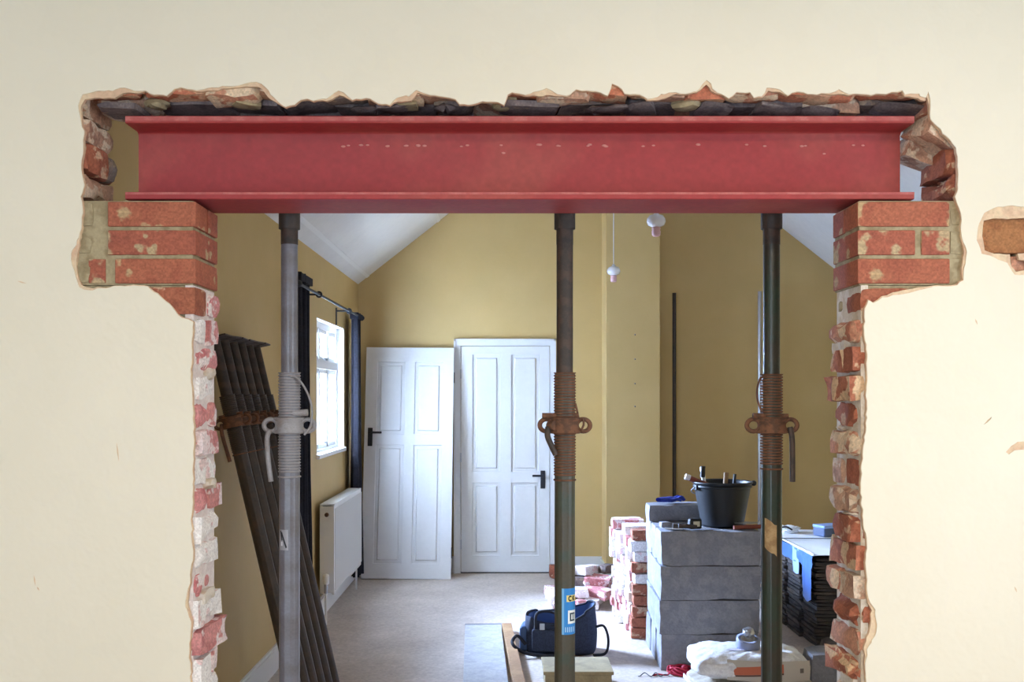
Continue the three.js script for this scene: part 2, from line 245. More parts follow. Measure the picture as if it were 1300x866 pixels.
// the jambs of the opening, course by course (the toothed ends of the cut brickwork)
const COURSE = 0.0755, JT = 1.806;
const leftLook = 'RWPWPRWPWWPWRWWPWW', rightLook = 'OcObOcOtObtOcbOtcO';
const lookOf = { R: M.limeRose, W: M.limeWhite, P: M.limePink, O: M.oldBrick, b: M.oldBrickB, c: M.oldBrickC, t: M.tanBrick };
for (let k = 0; k < 18; k++) {
  const y = JT - COURSE * (k + 0.5);
  // left: face at x = -0.82
  {
    const inn = rr(-0.012, 0.010), deep = [0.17, 0.205, 0.215, 0.19, 0.2][k % 5] + rr(-0.012, 0.012), split = k % 3 === 1, h = rr(0.062, 0.069);
    const z0 = -2.640, m = lookOf[leftLook[k]];
    if (k === 0) { wallBrick(chunk(0.16, 0.07, 0.115, 0.002, 0.012), M.oldBrick, -0.905, y + 0.002, -2.690); wallBrick(chunk(0.14, 0.064, 0.085, 0.01, 0.03, 0.022), M.limePink, -0.893, y, -2.80); }
    else if (split) { wallBrick(chunk(0.1, h, deep * 0.46, 0.006, 0.022, 0.022), m, -0.868 + inn, y, z0 - deep * 0.23); wallBrick(chunk(0.1, h, deep * 0.46, 0.009, 0.03, 0.022), lookOf['WPR'[(k * 5) % 3]], -0.872 + inn, y + 0.003, z0 - deep * 0.76); }
    else wallBrick(chunk(0.1, h, deep, 0.008, 0.032, 0.022), m, -0.868 + inn, y, z0 - deep / 2, 0, rr(-0.05, 0.05), rr(-0.05, 0.05));
    if (k % 4 === 2) wallBrick(chunk(0.07, 0.03, 0.09, 0.008, 0.02, 0.02), M.mortarPale, -0.846, y - 0.036, -2.75 + rr(-0.04, 0.03), 0, 0, 0, 'mortar_lump');
  }
  // right: face at x = 0.92
  {
    const inn = rr(-0.010, 0.014), deep = [0.2, 0.21, 0.175, 0.2, 0.215, 0.18][k % 6] + rr(-0.01, 0.012), split = k % 4 === 2, h = rr(0.060, 0.069);
    const z0 = -2.640, m = lookOf[rightLook[k]];
    if (k === 0) { wallBrick(chunk(0.15, 0.07, 0.115, 0.002, 0.012), M.oldBrick, 1.0, y + 0.002, -2.69); wallBrick(chunk(0.12, 0.066, 0.085, 0.012, 0.03, 0.022), M.mortar, 0.99, y, -2.80); }
    else if (split) { wallBrick(chunk(0.1, h, deep * 0.46, 0.007, 0.026, 0.022), m, 0.968 - inn, y, z0 - deep * 0.23); wallBrick(chunk(0.1, h, deep * 0.48, 0.009, 0.03, 0.022), lookOf['tcb'[k % 3]], 0.966 - inn, y - 0.002, z0 - deep * 0.76); }
    else wallBrick(chunk(0.1, h, deep, 0.008, 0.032, 0.022), m, 0.966 - inn, y, z0 - deep / 2, 0, rr(-0.06, 0.06), rr(-0.05, 0.05));
    if (k % 3 === 1) wallBrick(chunk(0.06, 0.028, 0.1, 0.009, 0.02, 0.02), M.mortarPale, 0.948, y - 0.036, -2.74 + rr(-0.05, 0.04), 0, 0, 0, 'mortar_lump');
  }
}
// the new brick bearings under the beam: three courses a side, with their mortar
for (const s of [-1, 1]) {
  const x0 = s < 0 ? -1.118 : 0.92, x1 = s < 0 ? -0.822 : 1.19, c = (x0 + x1) / 2, w = x1 - x0;
  part('bearing_mortar', span(x0 - (s < 0 ? 0.03 : 0), x1 - 0.006 + (s < 0 ? 0 : 0.03), 1.812, 2.034, -2.832, -2.638).translate(s < 0 ? -0.003 : 0.006, 0, 0), M.mortar, wall);
  for (let k = 0; k < 3; k++) {
    const y = 1.811 + 0.075 * k + 0.0375, h = 0.065, inner = s < 0 ? x1 : x0, long = [0.213, 0.232, 0.232][k] - (k === 2 && s < 0 ? 0.0 : 0) + (s > 0 ? [0.03, -0.08, 0.01][k] : 0);
    const m = k === 1 ? M.padBrickB : M.padBrick;
    // front brick: its long face to the near room, and its end or half in the reveal
    const front = k === 2 ? 0.102 : 0.2;
    wallBrick(neatBrick(long, h, front, 0, 0, 0), m, inner - (s < 0 ? 1 : -1) * long / 2, y, -2.632 - front / 2);
    if (k === 2) wallBrick(neatBrick(0.213, h, 0.09, 0, 0, 0), M.padBrickB, inner - (s < 0 ? 1 : -1) * 0.1065, y, -2.632 - 0.112 - 0.045);
    if (s < 0 && k === 0) wallBrick(neatBrick(0.045, h, 0.1, 0, 0, 0), M.padBrickB, -1.083, y, -2.684);
    if (s > 0 && k === 1) wallBrick(neatBrick(0.075, h, 0.1, 0, 0, 0), M.padBrickB, 1.126, y, -2.684);
    wallBrick(chunk(0.05, 0.06, 0.09, 0.006, 0.012, 0.02), M.mortar, s < 0 ? -1.122 : 1.188, y, -2.68, 0, 0, 0, 'mortar_lump');
  }
}
// the ends of the pocket above the bearings
[[2.076, 0.064, M.tanBrick, 0], [2.152, 0.07, M.oldBrick, 0.01], [2.225, 0.066, M.tanBrick, 0.004], [2.292, 0.06, M.tanBrick, -0.006]].forEach(([y, h, m, o]) => wallBrick(chunk(0.1, h, 0.195, 0.009, 0.025, 0.022), m, -1.166 + o, y, -2.738));
wallBrick(chunk(0.05, 0.07, 0.05, 0.008, 0.01, 0.02), M.soot, -1.12, 2.15, -2.79);
[[2.076, 0.066, M.oldBrickB, 0], [2.148, 0.066, M.oldBrick, 0.006], [2.218, 0.06, M.oldBrick, 0.004]].forEach(([y, h, m, o]) => wallBrick(chunk(0.11, h, 0.19, 0.011, 0.028, 0.022), m, 1.228 - o, y, -2.738));
wallBrick(chunk(0.15, 0.075, 0.13, 0.009, 0.03, 0.025), M.tanBrick, 1.17, 2.222, -2.715, 0.1, 0.2, -0.5);
wallBrick(chunk(0.12, 0.05, 0.09, 0.009, 0.03, 0.025), M.tanBrick, 1.145, 2.19, -2.79, 0.1, 0.1, -0.3);
wallBrick(chunk(0.16, 0.06, 0.19, 0.008, 0.02, 0.025), M.oldBrickC, 1.18, 2.285, -2.738, 0, 0.1, -0.15);
// the broken soffit: stubs of brick behind the plaster edge and old slates and sooty bricks bedded above the beam
{
  const r = rng(301);
  let x = -1.13;
  while (x < 1.17) {
    const w = lerp(0.09, 0.21, r()), look = r(), m = look < 0.42 ? M.orangeFace : look < 0.62 ? M.tanBrick : look < 0.8 ? M.oldBrickC : M.soot, low = 2.302 + 0.016 * r();
    wallBrick(chunk(w + 0.006, 0.09, 0.075, 0.007, 0.022, 0.022), m, x + w / 2, low + 0.045, -2.675, lerp(-0.12, 0.12, r()), 0, lerp(-0.06, 0.06, r()));
    x += w;
  }
  x = -1.13;
  while (x < 1.15) {
    const w = lerp(0.12, 0.26, r()), slate = r() < 0.55, low = (slate ? 2.296 : 2.290) + 0.012 * r();
    wallBrick(chunk(w, slate ? 0.03 : 0.06, 0.12, slate ? 0.004 : 0.009, 0.03, 0.028), slate ? M.slateOld : (r() < 0.5 ? M.soot : M.tanBrick), x + w / 2, low + (slate ? 0.015 : 0.03), -2.765, lerp(-0.1, 0.06, r()), lerp(-0.2, 0.2, r()), lerp(-0.09, 0.09, r()), slate ? 'slate' : 'brick');
    if (r() < 0.75) wallBrick(chunk(w * 0.6, 0.016, 0.1, 0.003, 0.03, 0.03), M.slateOld, x + w * (0.2 + r() * 0.5), low - 0.004, -2.715, lerp(-0.12, 0.12, r()), lerp(-0.3, 0.3, r()), lerp(-0.12, 0.12, r()), 'slate');
    if (r() < 0.3) wallBrick(chunk(0.06, 0.026, 0.07, 0.006, 0.02, 0.02), M.mortar, x + r() * w, low + 0.004, -2.70, 0, r() * 3, 0, 'mortar_lump');
    x += w * 0.9;
  }
  for (let i = 0; i < 7; i++) wallBrick(chunk(0.275, 0.074, 0.03, 0.003, 0.004, 0.04), i % 2 ? M.slateOld : M.soot, -0.83 + i * 0.272, 2.306, -2.822, 0, 0, 0, 'packing_slate');
  part('soffit_bed', span(-1.16, 1.215, 2.345, 2.4, -2.83, -2.645), M.mortar, wall);
}
// the brick laid bare in the hole at the right
wallBrick(neatBrick(0.26, 0.092, 0.05, 0, 0, 0), M.brownBrick, PX(1248, 2.64) + 0.128, PY(299.5, 2.64), -2.668);
wallBrick(chunk(0.07, 0.04, 0.04, 0.006, 0.01, 0.02), M.oldBrickC, PX(1300, 2.64), PY(335, 2.64), -2.666);

// ------------------------------------------------------------------ the rest of the two rooms
const XL = -1.30, XR = 3.0, ZFAR = -8.67, EAVE = 2.498, RX = 0.85, PITCH = 0.782, RIDGE = EAVE + (RX - XL) * PITCH;
structure('floor', span(-2.6, 3.3, -0.15, 0, -9.0, ZB), M.floor);
structure('floor_near', span(-2.6, 3.3, -0.15, 0, ZB, 3.5), M.nearFloor);
const zAt = (px, x) => -F * x / (px - CX);
const WZ0 = -6.79, WZ1 = -7.90, WY0 = 1.10, WY1 = 2.062;    // window in the left wall
{
  // left wall of the far room: extruded in (z, y), hole for the window
  const g = extrude([[2.85, 0], [9.0, 0], [9.0, 2.62], [2.85, 2.62]], 0.26, [rect(-WZ0, WY0, -WZ1, WY1)]);
  g.rotateY(Math.PI / 2);       // x -> -z, z -> x
  structure('wall_left', boxUV(g.translate(XL - 0.26, 0, 0)), M.paintMustard);
  structure('wall_right', span(XR, XR + 0.25, 0, 2.62, -9.0, ZB), M.paintMustard);
  structure('wall_far', extrude([[-1.6, 0], [3.3, 0], [3.3, 2.4], [RX, RIDGE + 0.1], [-1.6, 2.4]], 0.25).translate(0, 0, ZFAR - 0.25), M.paintMustard);
  structure('wall_chimney', extrude([[0.812, 0], [1.264, 0], [1.264, RIDGE - 0.2], [0.85, RIDGE], [0.812, RIDGE - 0.03]], 0.35, [], 0.004).translate(0, 0, ZFAR), M.paintMustard);
  const a = Math.atan(PITCH), len = (XR - RX + 0.5) / Math.cos(a);
  const slope = (s) => { const g = new THREE.BoxGeometry(len, 0.1, 6.1); g.translate(s * len / 2, 0.05, 0); g.rotateZ(-s * a); return boxUV(g.translate(RX, RIDGE, -5.9)); };
  const ceil = structure('ceiling', join(slope(-1), slope(1)), M.whiteWall);
  const bead = (s, up) => { const g = new THREE.BoxGeometry(0.03, 0.008, 5.83); g.rotateZ(-s * a); return boxUV(g.translate(RX + s * (RX - XL) - s * up, EAVE + up * PITCH - 0.001, -5.76)); };
  part('joint_strip', bead(-1, 0.086), M.white, ceil); part('joint_strip', bead(-1, 0.7), M.white, ceil); part('joint_strip', bead(1, 0.086), M.white, ceil);
  structure('ceiling_near', span(-2.6, 3.3, 2.8, 2.95, ZF, 3.5), M.whiteWall);
  // near room: walls with the openings that light it
  const back = extrude(rect(-2.6, 0, 2.9, 2.8), 0.25, [rect(-2.0, 0.06, -0.5, 2.1)]);
  structure('wall_behind', back.translate(0, 0, 3.2), M.paintCream);
  structure('wall_left_near', span(-2.55, -2.3, 0, 2.8, ZF - 0.2, 3.3), M.paintCream);
  const side = extrude([[-3.3, 0], [2.8, 0], [2.8, 2.8], [-3.3, 2.8]], 0.25, [rect(0.45, 0.78, 1.65, 2.12)]); side.rotateY(Math.PI / 2);
  structure('wall_right_near', boxUV(side.translate(2.6, 0, 0)), M.paintCream);
  // skirting boards
  const sk = (x0, x1, z) => join(span(x0, x1, 0, 0.125, z, z + 0.018), span(x0, x1, 0.125, 0.14, z, z + 0.012));
  structure('baseboard_far', join(sk(-1.3, -0.47, ZFAR), sk(0.40, 0.812, ZFAR), sk(1.264, 3.0, ZFAR)), M.white);
  structure('baseboard_left', join(span(XL, XL + 0.018, 0, 0.125, ZFAR, ZB), span(XL, XL + 0.012, 0.125, 0.14, ZFAR, ZB)), M.white);
  structure('baseboard_chimney', join(span(0.797, 1.279, 0, 0.125, ZFAR + 0.35, ZFAR + 0.368), span(0.794, 0.812, 0, 0.125, ZFAR, ZFAR + 0.368)), M.white);
}
// window in the left wall: white casement with a fanlight over
function casement(name, w, h, place, split) {
  const o = structure(name); place(o);
  const f = 0.05, t = 0.06, bar = 0.035;
  part('window_frame', join(span(-w / 2, w / 2, 0, f, -t, 0), span(-w / 2, w / 2, h - f, h, -t, 0), span(-w / 2, -w / 2 + f, f, h - f, -t, 0), span(w / 2 - f, w / 2, f, h - f, -t, 0)), M.white, o);
  part('transom', span(-w / 2 + f, w / 2 - f, h * split - 0.03, h * split + 0.03, -t, 0.012), M.white, o);
  for (const x of [-w / 6, w / 6]) part('mullion', span(x - bar / 2, x + bar / 2, f, h - f, -t + 0.01, 0), M.white, o);
  for (const x of [-w / 3, 0, w / 3]) {
    for (const [y0, y1] of [[f, h * split - 0.03], [h * split + 0.03, h - f]]) {
      part('pane', box(w / 3 - bar, y1 - y0, 0.004, x, (y0 + y1) / 2, -t / 2), M.glass, o);
      part('sash', join(span(x - w / 6 + 0.017, x - w / 6 + 0.045, y0, y1, -t + 0.012, -0.008), span(x + w / 6 - 0.045, x + w / 6 - 0.017, y0, y1, -t + 0.012, -0.008), span(x - w / 6, x + w / 6, y0, y0 + 0.03, -t + 0.012, -0.008), span(x - w / 6, x + w / 6, y1 - 0.03, y1, -t + 0.012, -0.008)), M.white, o);
    }
  }
  part('window_stay', join(rbox(0.11, 0.014, 0.012, 0.004, 0, h * split + 0.05, 0.004), rbox(0.012, 0.03, 0.02, 0.004, 0.05, h * split + 0.05, 0.008)), M.steel, o);
  part('window_latch', join(rbox(0.1, 0.014, 0.012, 0.004, 0, f + 0.04, 0.004), rbox(0.014, 0.05, 0.014, 0.004, -w / 6, h * 0.35, 0.008)), M.steel, o);
  part('window_sill', rbox(w + 0.02, 0.03, 0.09, 0.006, 0, 0.012, 0.03), M.white, o);
  return o;
}
casement('window_1', 1.11, WY1 - WY0, (o) => { o.position.set(XL - 0.05, WY0, (WZ0 + WZ1) / 2); o.rotation.y = Math.PI / 2; }, 0.68);
{ // white reveals of the window
  const o = structure('trim_1');
  part('reveal', join(span(XL - 0.15, XL + 0.002, WY1 - 0.006, WY1, WZ1, WZ0), span(XL - 0.15, XL + 0.002, WY0, WY1, WZ1, WZ1 + 0.006), span(XL - 0.15, XL + 0.002, WY0, WY1, WZ0 - 0.006, WZ0)), M.white, o);
}
casement('window_2', 1.20, 1.34, (o) => { o.position.set(2.72, 0.78, -1.05); o.rotation.y = -Math.PI / 2; }, 0.7);
casement('window_3', 1.5, 2.04, (o) => { o.position.set(-1.25, 0.06, 3.3); o.rotation.y = Math.PI; }, 0.78);

// ------------------------------------------------------------------ doors
function doorParts(o, w, h, t, panels, m) {      // x from 0, y from 0, front face at z = t
  part('stile_frame', extrude(rect(0, 0, w, h), t - 0.004, panels.map(([a, b, c, d]) => rect(a, b, c, d)), 0.002).translate(0, 0, 0.002), m, o);
  for (const [a, b, c, d] of panels) {
    const g = join(span(a - 0.001, c + 0.001, b - 0.001, d + 0.001, 0.01, t - 0.014), extrude(rect(a + 0.028, b + 0.028, c - 0.028, d - 0.028), 0.008, [], 0.007).translate(0, 0, t - 0.016));
    part('panel', g, m, o);
  }
}
function lever(o, x, y, z, dir, len = 0.1) {
  const h = part('door_handle', rbox(0.04, 0.155, 0.008, 0.003, x, y, z + 0.004), M.blackIron, o);
  part('lever', join(rod(V(x, y + 0.035, z + 0.004), V(x, y + 0.035, z + 0.045), 0.009), rbox(len, 0.018, 0.014, 0.005, x + dir * (len / 2 - 0.008), y + 0.035, z + 0.046)), M.blackIron, h);
}
{ // hung door in the far wall
  const d = 8.66, o = structure('door_1'), x0 = PX(585.5, d), x1 = PX(697.5, d), h = PY(439.5, d), w = x1 - x0;
  o.position.set(x0, 0, ZFAR);
  const px = (p) => PX(p, d) - x0, py = (p) => PY(p, d);
  doorParts(o, w, h - 0.012, 0.04, [[px(600), py(600), px(635), py(452)], [px(649), py(600), px(684), py(452)], [px(600), py(706), px(635), py(614)], [px(649), py(706), px(684), py(614)]], M.doorWhite);
  o.children.forEach((c) => { c.position.y = 0.01; });
  part('door_frame', join(span(-0.058, -0.004, 0, h + 0.052, 0, 0.05), span(w + 0.004, w + 0.05, 0, h + 0.052, 0, 0.05), span(-0.004, w + 0.004, h + 0.002, h + 0.052, 0, 0.05), span(-0.062, -0.045, 0, h + 0.06, 0, 0.062), span(w + 0.036, w + 0.054, 0, h + 0.06, 0, 0.062), span(-0.062, w + 0.054, h + 0.042, h + 0.06, 0, 0.062)), M.doorWhite, o);
  lever(o, px(689), py(608.5), 0.04, -1);
  for (const y of [0.25, 1.0, 1.72]) part('hinge', box(0.012, 0.08, 0.012, -0.002, y, 0.044), M.steel, o);
  part('threshold', span(-0.004, w + 0.004, 0, 0.012, 0, 0.03), M.black, o);
}
{ // the second door, off its hinges and upside down, leaning on the far wall
  const w = 0.75, h = 1.955, o = thing('panel_door', 'unhung white four-panel door leaning upside down against the wall left of the fitted door', 'door', [PX(458.8, 8.37), 0.002, -8.37], 0);
  o.rotation.x = -Math.asin(0.235 / 1.955); o.rotation.z = -0.008;
  const k = h / 292, U = (p) => (p - 460) / 114 * w, Y = (p) => (735 - p) * k;
  doorParts(o, w, h, 0.04, [[0.10, Y(554), 0.335, Y(462)], [0.42, Y(554), 0.655, Y(462)], [0.10, Y(716), 0.335, Y(568)], [0.42, Y(716), 0.655, Y(568)]], M.doorWhite);
  lever(o, 0.05, Y(558), 0.04, 1, 0.11);
  for (const y of [0.22, 1.7]) part('hinge', box(0.006, 0.09, 0.03, w + 0.003, y, 0.02), M.blackIron, o);
}

// ------------------------------------------------------------------ ceiling lights
function pendant(x, z, low, label) {
  const o = thing('pendant_lamp', label, 'lamp', [x, 0, z], 0);
  const topY = RIDGE - 0.0;
  part('flex', rod(V(0, low + 0.12, 0), V(0, topY - 0.02, 0), 0.0035, 8), M.ceramic, o);
  part('ceiling_rose', lathe([[0, topY - 0.045], [0.03, topY - 0.045], [0.05, topY - 0.02], [0.05, topY], [0, topY]]), M.ceramic, o);
  part('lamp_holder', lathe([[0, low + 0.145], [0.012, low + 0.14], [0.016, low + 0.125], [0.040, low + 0.118], [0.052, low + 0.1], [0.054, low + 0.082], [0.046, low + 0.064], [0.026, low + 0.054], [0.02, low + 0.052], [0, low + 0.052]]), M.ceramic, o);
  part('bulb_cap', lathe([[0, low + 0.052], [0.022, low + 0.052], [0.026, low + 0.044], [0.022, low + 0.036], [0.026, low + 0.028], [0.024, low + 0.006], [0.018, low], [0, low]]), M.pinkCap, o);
}
pendant(PX(779, 8.05), -8.05, PY(358, 8.05), 'small white pendant lampholder on a long flex in front of the chimney breast');
pendant(PX(833, 5.74), -5.74, PY(300, 5.74), 'white pendant lampholder just under the red beam, nearer than the other pendant');
{ // warm lamp of the near room, over the camera's right shoulder
  const o = thing('ceiling_lamp', 'round glowing ceiling lamp of the near room behind the camera', 'lamp', [0.6, 0, -0.8]);
  part('lamp_base', lathe([[0, 2.78], [0.16, 2.78], [0.16, 2.80], [0, 2.80]]), M.white, o);
  part('lamp_shade', lathe([[0, 2.70], [0.08, 2.705], [0.14, 2.73], [0.155, 2.78]]), mat(0xfff4e0, 0.5, { emissive: new THREE.Color(1, 0.85, 0.62), emissiveIntensity: 1.5 }), o);
  const l = new THREE.RectAreaLight(CEILING_LAMP.color, CEILING_LAMP.power, 0.5, 0.5); l.name = 'ceiling_lamp_glow'; l.position.set(0.6, 2.69, -0.8); l.lookAt(0.6, 0, -0.81); l.castShadow = true; scene.add(l);
}

// ------------------------------------------------------------------ the steel beam
{
  const o = thing('steel_beam', 'red painted steel I-beam spanning the broken opening on brick bearings', 'beam', [0, 2.043, 0]);
  const x0 = -1.018, x1 = 1.080, L = x1 - x0, H = 0.222, zc = -2.763, fw = 0.206, tf = 0.0195, tw = 0.013;
  const along = (pts) => { const g = new THREE.ExtrudeGeometry(shapeOf(pts), { depth: L, bevelEnabled: false, steps: 1 }); g.rotateY(Math.PI / 2); return boxUV(toCreasedNormals(g.translate(x0, 0, zc), 0.5)); };
  const r = 0.012, web = [];
  const arc = (cx, cy, a0, a1) => { for (let i = 0; i <= 5; i++) { const a = lerp(a0, a1, i / 5); web.push([cx + r * Math.cos(a), cy + r * Math.sin(a)]); } };
  arc(tw / 2 + r, tf + r, Math.PI * 1.5, Math.PI); arc(tw / 2 + r, H - tf - r, Math.PI, Math.PI / 2); arc(-tw / 2 - r, H - tf - r, Math.PI / 2, 0); arc(-tw / 2 - r, tf + r, 0, -Math.PI / 2);
  part('web', along(web), M.beamRed, o);
  const fl = (y) => extrude([[-fw / 2 + 0.002, y], [fw / 2 - 0.002, y], [fw / 2, y + 0.002], [fw / 2, y + tf - 0.002], [fw / 2 - 0.002, y + tf], [-fw / 2 + 0.002, y + tf], [-fw / 2, y + tf - 0.002], [-fw / 2, y + 0.002]], L).rotateY(Math.PI / 2).translate(x0, 0, zc);
  part('flange', boxUV(fl(0)), M.beamRed, o); part('flange', boxUV(fl(H - tf)), M.beamRed, o);
  part('edge_highlight', span(x0, x1, H - tf + 0.006, H - 0.002, zc + fw / 2 - 0.002, zc + fw / 2 + 0.0006), M.beamHighlight, o).userData.label = 'pale painted highlight along the upper flange edge';  // pale strips stand in for the light caught by the flange edges
  part('edge_highlight', span(x0, x1, tf - 0.007, tf - 0.001, zc + fw / 2 - 0.002, zc + fw / 2 + 0.0006), M.beamHighlight, o).userData.label = 'pale painted highlight along the lower flange edge';
  // flakes of paint and weld spatter under the top fillet
  const rs = rng(17), flakes = [];
  for (let i = 0; i < 34; i++) { const px = [440, 462, 494, 517, 533, 538, 590, 640, 688, 712, 750, 772, 820, 828, 886, 944, 975, 1018, 1024, 1046, 1084, 1096][i % 22] + rr(-5, 5, rs); flakes.push(at(boxUV(new THREE.SphereGeometry(0.0032 + 0.002 * rs(), 6, 4).scale(1.5, 0.7, 0.4)), PX(px, 2.75), 0.222 - 0.052 - 0.006 * rs() - (rs() < 0.15 ? 0.02 : 0), zc + 0.0068)); }
  const spat = part('weld_spatter', join(flakes), mat(0xd08a84, 0.6), o); spat.userData.label = 'pale paint flakes under the fillet';
}

// ------------------------------------------------------------------ steel props
function propParts(o, p) {
  const { H, nutY, thrTop, thrLow, outer, inner, nut, thread } = p, ro = 0.0302, ri = 0.0243;
  part('base_plate', rbox(p.pl ?? 0.15, 0.006, p.pl ?? 0.15, 0.002, 0, 0.003, 0), outer, o);
  part('outer_tube', boxUV(toCreasedNormals(new THREE.CylinderGeometry(ro, ro, thrTop - 0.006, 32).translate(0, thrTop / 2 + 0.003, 0), 0.6)), outer, o);
  const prof = [], n = Math.round((thrTop - thrLow) / 0.0085); for (let i = 0; i <= n; i++) { const y = lerp(thrLow, thrTop, i / n), s = (thrTop - thrLow) / n; prof.push([ro - 0.001, y], [ro + 0.0028, y + s * 0.3], [ro + 0.0028, y + s * 0.55]); if (i < n) prof.push([ro - 0.001, y + s * 0.85]); }
  part('thread', lathe(prof, 28), thread, o);
  part('weld_ring', at(boxUV(new THREE.TorusGeometry(ro + 0.001, 0.0028, 8, 28)), 0, thrLow - 0.012, 0, Math.PI / 2), p.ring ?? nut, o);
  part('inner_tube', rod(V(0, thrTop - 0.15, 0), V(0, H - 0.006, 0), ri, 28), inner, o);
  part('head_plate', rbox(p.pl ?? 0.14, 0.007, p.pl ?? 0.14, 0.002, 0, H - 0.003, 0), p.plate ?? inner, o);
  const c = part('collar_nut', lathe([[ro + 0.002, nutY - 0.024], [ro + 0.014, nutY - 0.024], [ro + 0.017, nutY - 0.019], [ro + 0.011, nutY - 0.012], [ro + 0.010, nutY + 0.012], [ro + 0.017, nutY + 0.019], [ro + 0.014, nutY + 0.024], [ro + 0.002, nutY + 0.024]], 32), nut, o);
  for (const s of [-1, 1]) part('lug', at(boxUV(new THREE.TorusGeometry(0.018, 0.0065, 8, 20).scale(1.1, 1, 1)), s * (ro + 0.024), nutY, 0.004), nut, c);
  part('handle', p.handle(nutY, ro), p.handleMat ?? nut, o);
  part('pin', p.pin(nutY, ro), nut, o);
  if (p.wire) part('pin_wire', tube(p.wire, 0.0032, 30, 7), nut, o);
}
const D3 = 2.95, Yp = (py) => PY(py, D3), dx = (px, c) => (px - c) * D3 / F;
function standing(name, px, label, p) {
  const o = thing(name, label, 'prop', [PX(px, D3), 0, -D3]);
  propParts(o, p);
  part('head_sleeve', join(lathe([[0.0265, Yp(291)], [0.031, Yp(291)], [0.031, 2.33], [0.0265, 2.33]], 28)), p.sleeve, o);
  part('dark_band', lathe([[0.0246, Yp(311)], [0.0249, Yp(311)], [0.0249, Yp(290)], [0.0246, Yp(290)]], 28), M.rustDark, o);  // darker band round the tube just below the sleeve
  return o;
}
const upTube = (y0) => ({ H: 2.335, thrTop: y0 });
{
  const o = standing('steel_prop', 367.5, 'grey galvanised steel prop with a pale collar, leftmost of the three uprights', {
    H: 2.335, nutY: Yp(540), thrTop: Yp(475), thrLow: Yp(600), outer: M.galvanised, inner: M.galvanised, nut: M.zinc, thread: M.zinc, sleeve: M.sootSteel,
    handle: (y, r) => tube([[-0.055, y - 0.015, 0.01], [-0.062, y - 0.03, 0.012], [-0.060, y - 0.1, 0.012], [-0.052, y - 0.165, 0.01]], 0.0075, 24, 8),
    pin: (y, r) => rod(V(0.015, y + 0.035, 0.02), V(0.058, y + 0.038, 0.02), 0.010, 12),
    wire: [[0.01, Yp(478), 0.034], [0.025, Yp(479), 0.03], [dx(390, 367.5), Yp(495), 0.02], [dx(397, 367.5), Yp(515), 0.02], [dx(396, 367.5), Yp(540), 0.02], [dx(388, 367.5), Yp(552), 0.02]],
  });
  // the remains of a torn label on the tube
  const g = new THREE.CylinderGeometry(0.0305, 0.0305, 0.06, 12, 1, true, -0.9, 1.0).translate(0, Yp(684), 0);
  const cv = document.createElement('canvas'); cv.width = 64; cv.height = 96; const c = cv.getContext('2d'); c.fillStyle = '#9a9aa2'; c.fillRect(0, 0, 64, 96); c.strokeStyle = '#15181e'; c.lineWidth = 9; c.beginPath(); c.moveTo(10, 6); c.lineTo(22, 50); c.moveTo(18, 12); c.lineTo(52, 84); c.lineTo(40, 60); c.stroke(); c.fillStyle = '#d8d8e0'; c.fillRect(12, 56, 14, 20);
  const t = new THREE.CanvasTexture(cv); t.colorSpace = THREE.SRGBColorSpace;
  part('torn_label', g, mat(0xffffff, 0.6, { map: t }), o);
}
{
  const o = standing('steel_prop', 717, 'rusty steel prop with a blue sticker near its foot, middle one of the three uprights', {
    H: 2.335, nutY: Yp(540), thrTop: Yp(475), thrLow: Yp(604), outer: M.greenPaint, inner: M.rustDark, nut: M.rust, thread: M.rust, sleeve: M.rustDark, handleMat: M.rustDark,
    handle: (y, r) => tube([[-0.05, y - 0.005, 0.02], [-0.052, y - 0.03, 0.03], [-0.04, y - 0.06, 0.034], [-0.028, y - 0.085, 0.03]], 0.0085, 24, 8),
    pin: (y, r) => join(rod(V(-0.067, y + 0.028, 0.01), V(0.04, y + 0.028, 0.01), 0.0085, 12), rod(V(-0.045, y, 0.01), V(-0.03, y, 0.03), 0.014, 12)),
    wire: [[0.03, Yp(512), 0.01], [0.036, Yp(522), 0.012], [0.042, Yp(532), 0.015], [0.05, Yp(530), 0.015], [0.055, Yp(538), 0.012], [0.05, Yp(546), 0.014], [0.062, Yp(547), 0.012]],
  });
  // blue sticker wrapped round the tube
  const g = new THREE.CylinderGeometry(0.0307, 0.0307, 0.135, 16, 1, true, -0.35, 1.75).translate(0, Yp(774), 0);
  const cv = document.createElement('canvas'); cv.width = 128; cv.height = 256; const c = cv.getContext('2d');
  c.fillStyle = '#2f86d2'; c.fillRect(0, 0, 128, 256); c.fillStyle = '#6fb0e4'; c.fillRect(0, 0, 16, 256); c.fillStyle = '#e8d688'; c.fillRect(34, 38, 94, 36);
  c.strokeStyle = '#1c1c14'; c.lineWidth = 8; c.beginPath(); c.arc(62, 56, 12, 0.7, 5.6); c.moveTo(84, 42); c.lineTo(84, 70); c.moveTo(104, 42); c.lineTo(86, 56); c.lineTo(106, 70); c.stroke();
  c.fillStyle = '#eef2f4'; c.fillRect(44, 122, 76, 74); c.fillStyle = '#1e3a48'; c.fillRect(58, 136, 50, 46); c.fillStyle = '#eef2f4'; c.fillRect(70, 144, 10, 30); c.fillRect(88, 144, 10, 30);
  c.fillStyle = '#bcd8f0'; for (let i = 0; i < 6; i++) c.fillRect(24 + i * 15, 214, 6, 28);
  const t = new THREE.CanvasTexture(cv); t.colorSpace = THREE.SRGBColorSpace;
  const s = part('sticker', g, mat(0xffffff, 0.35, { map: t }), o); s.userData.label = 'blue sticker with a yellow band';
}
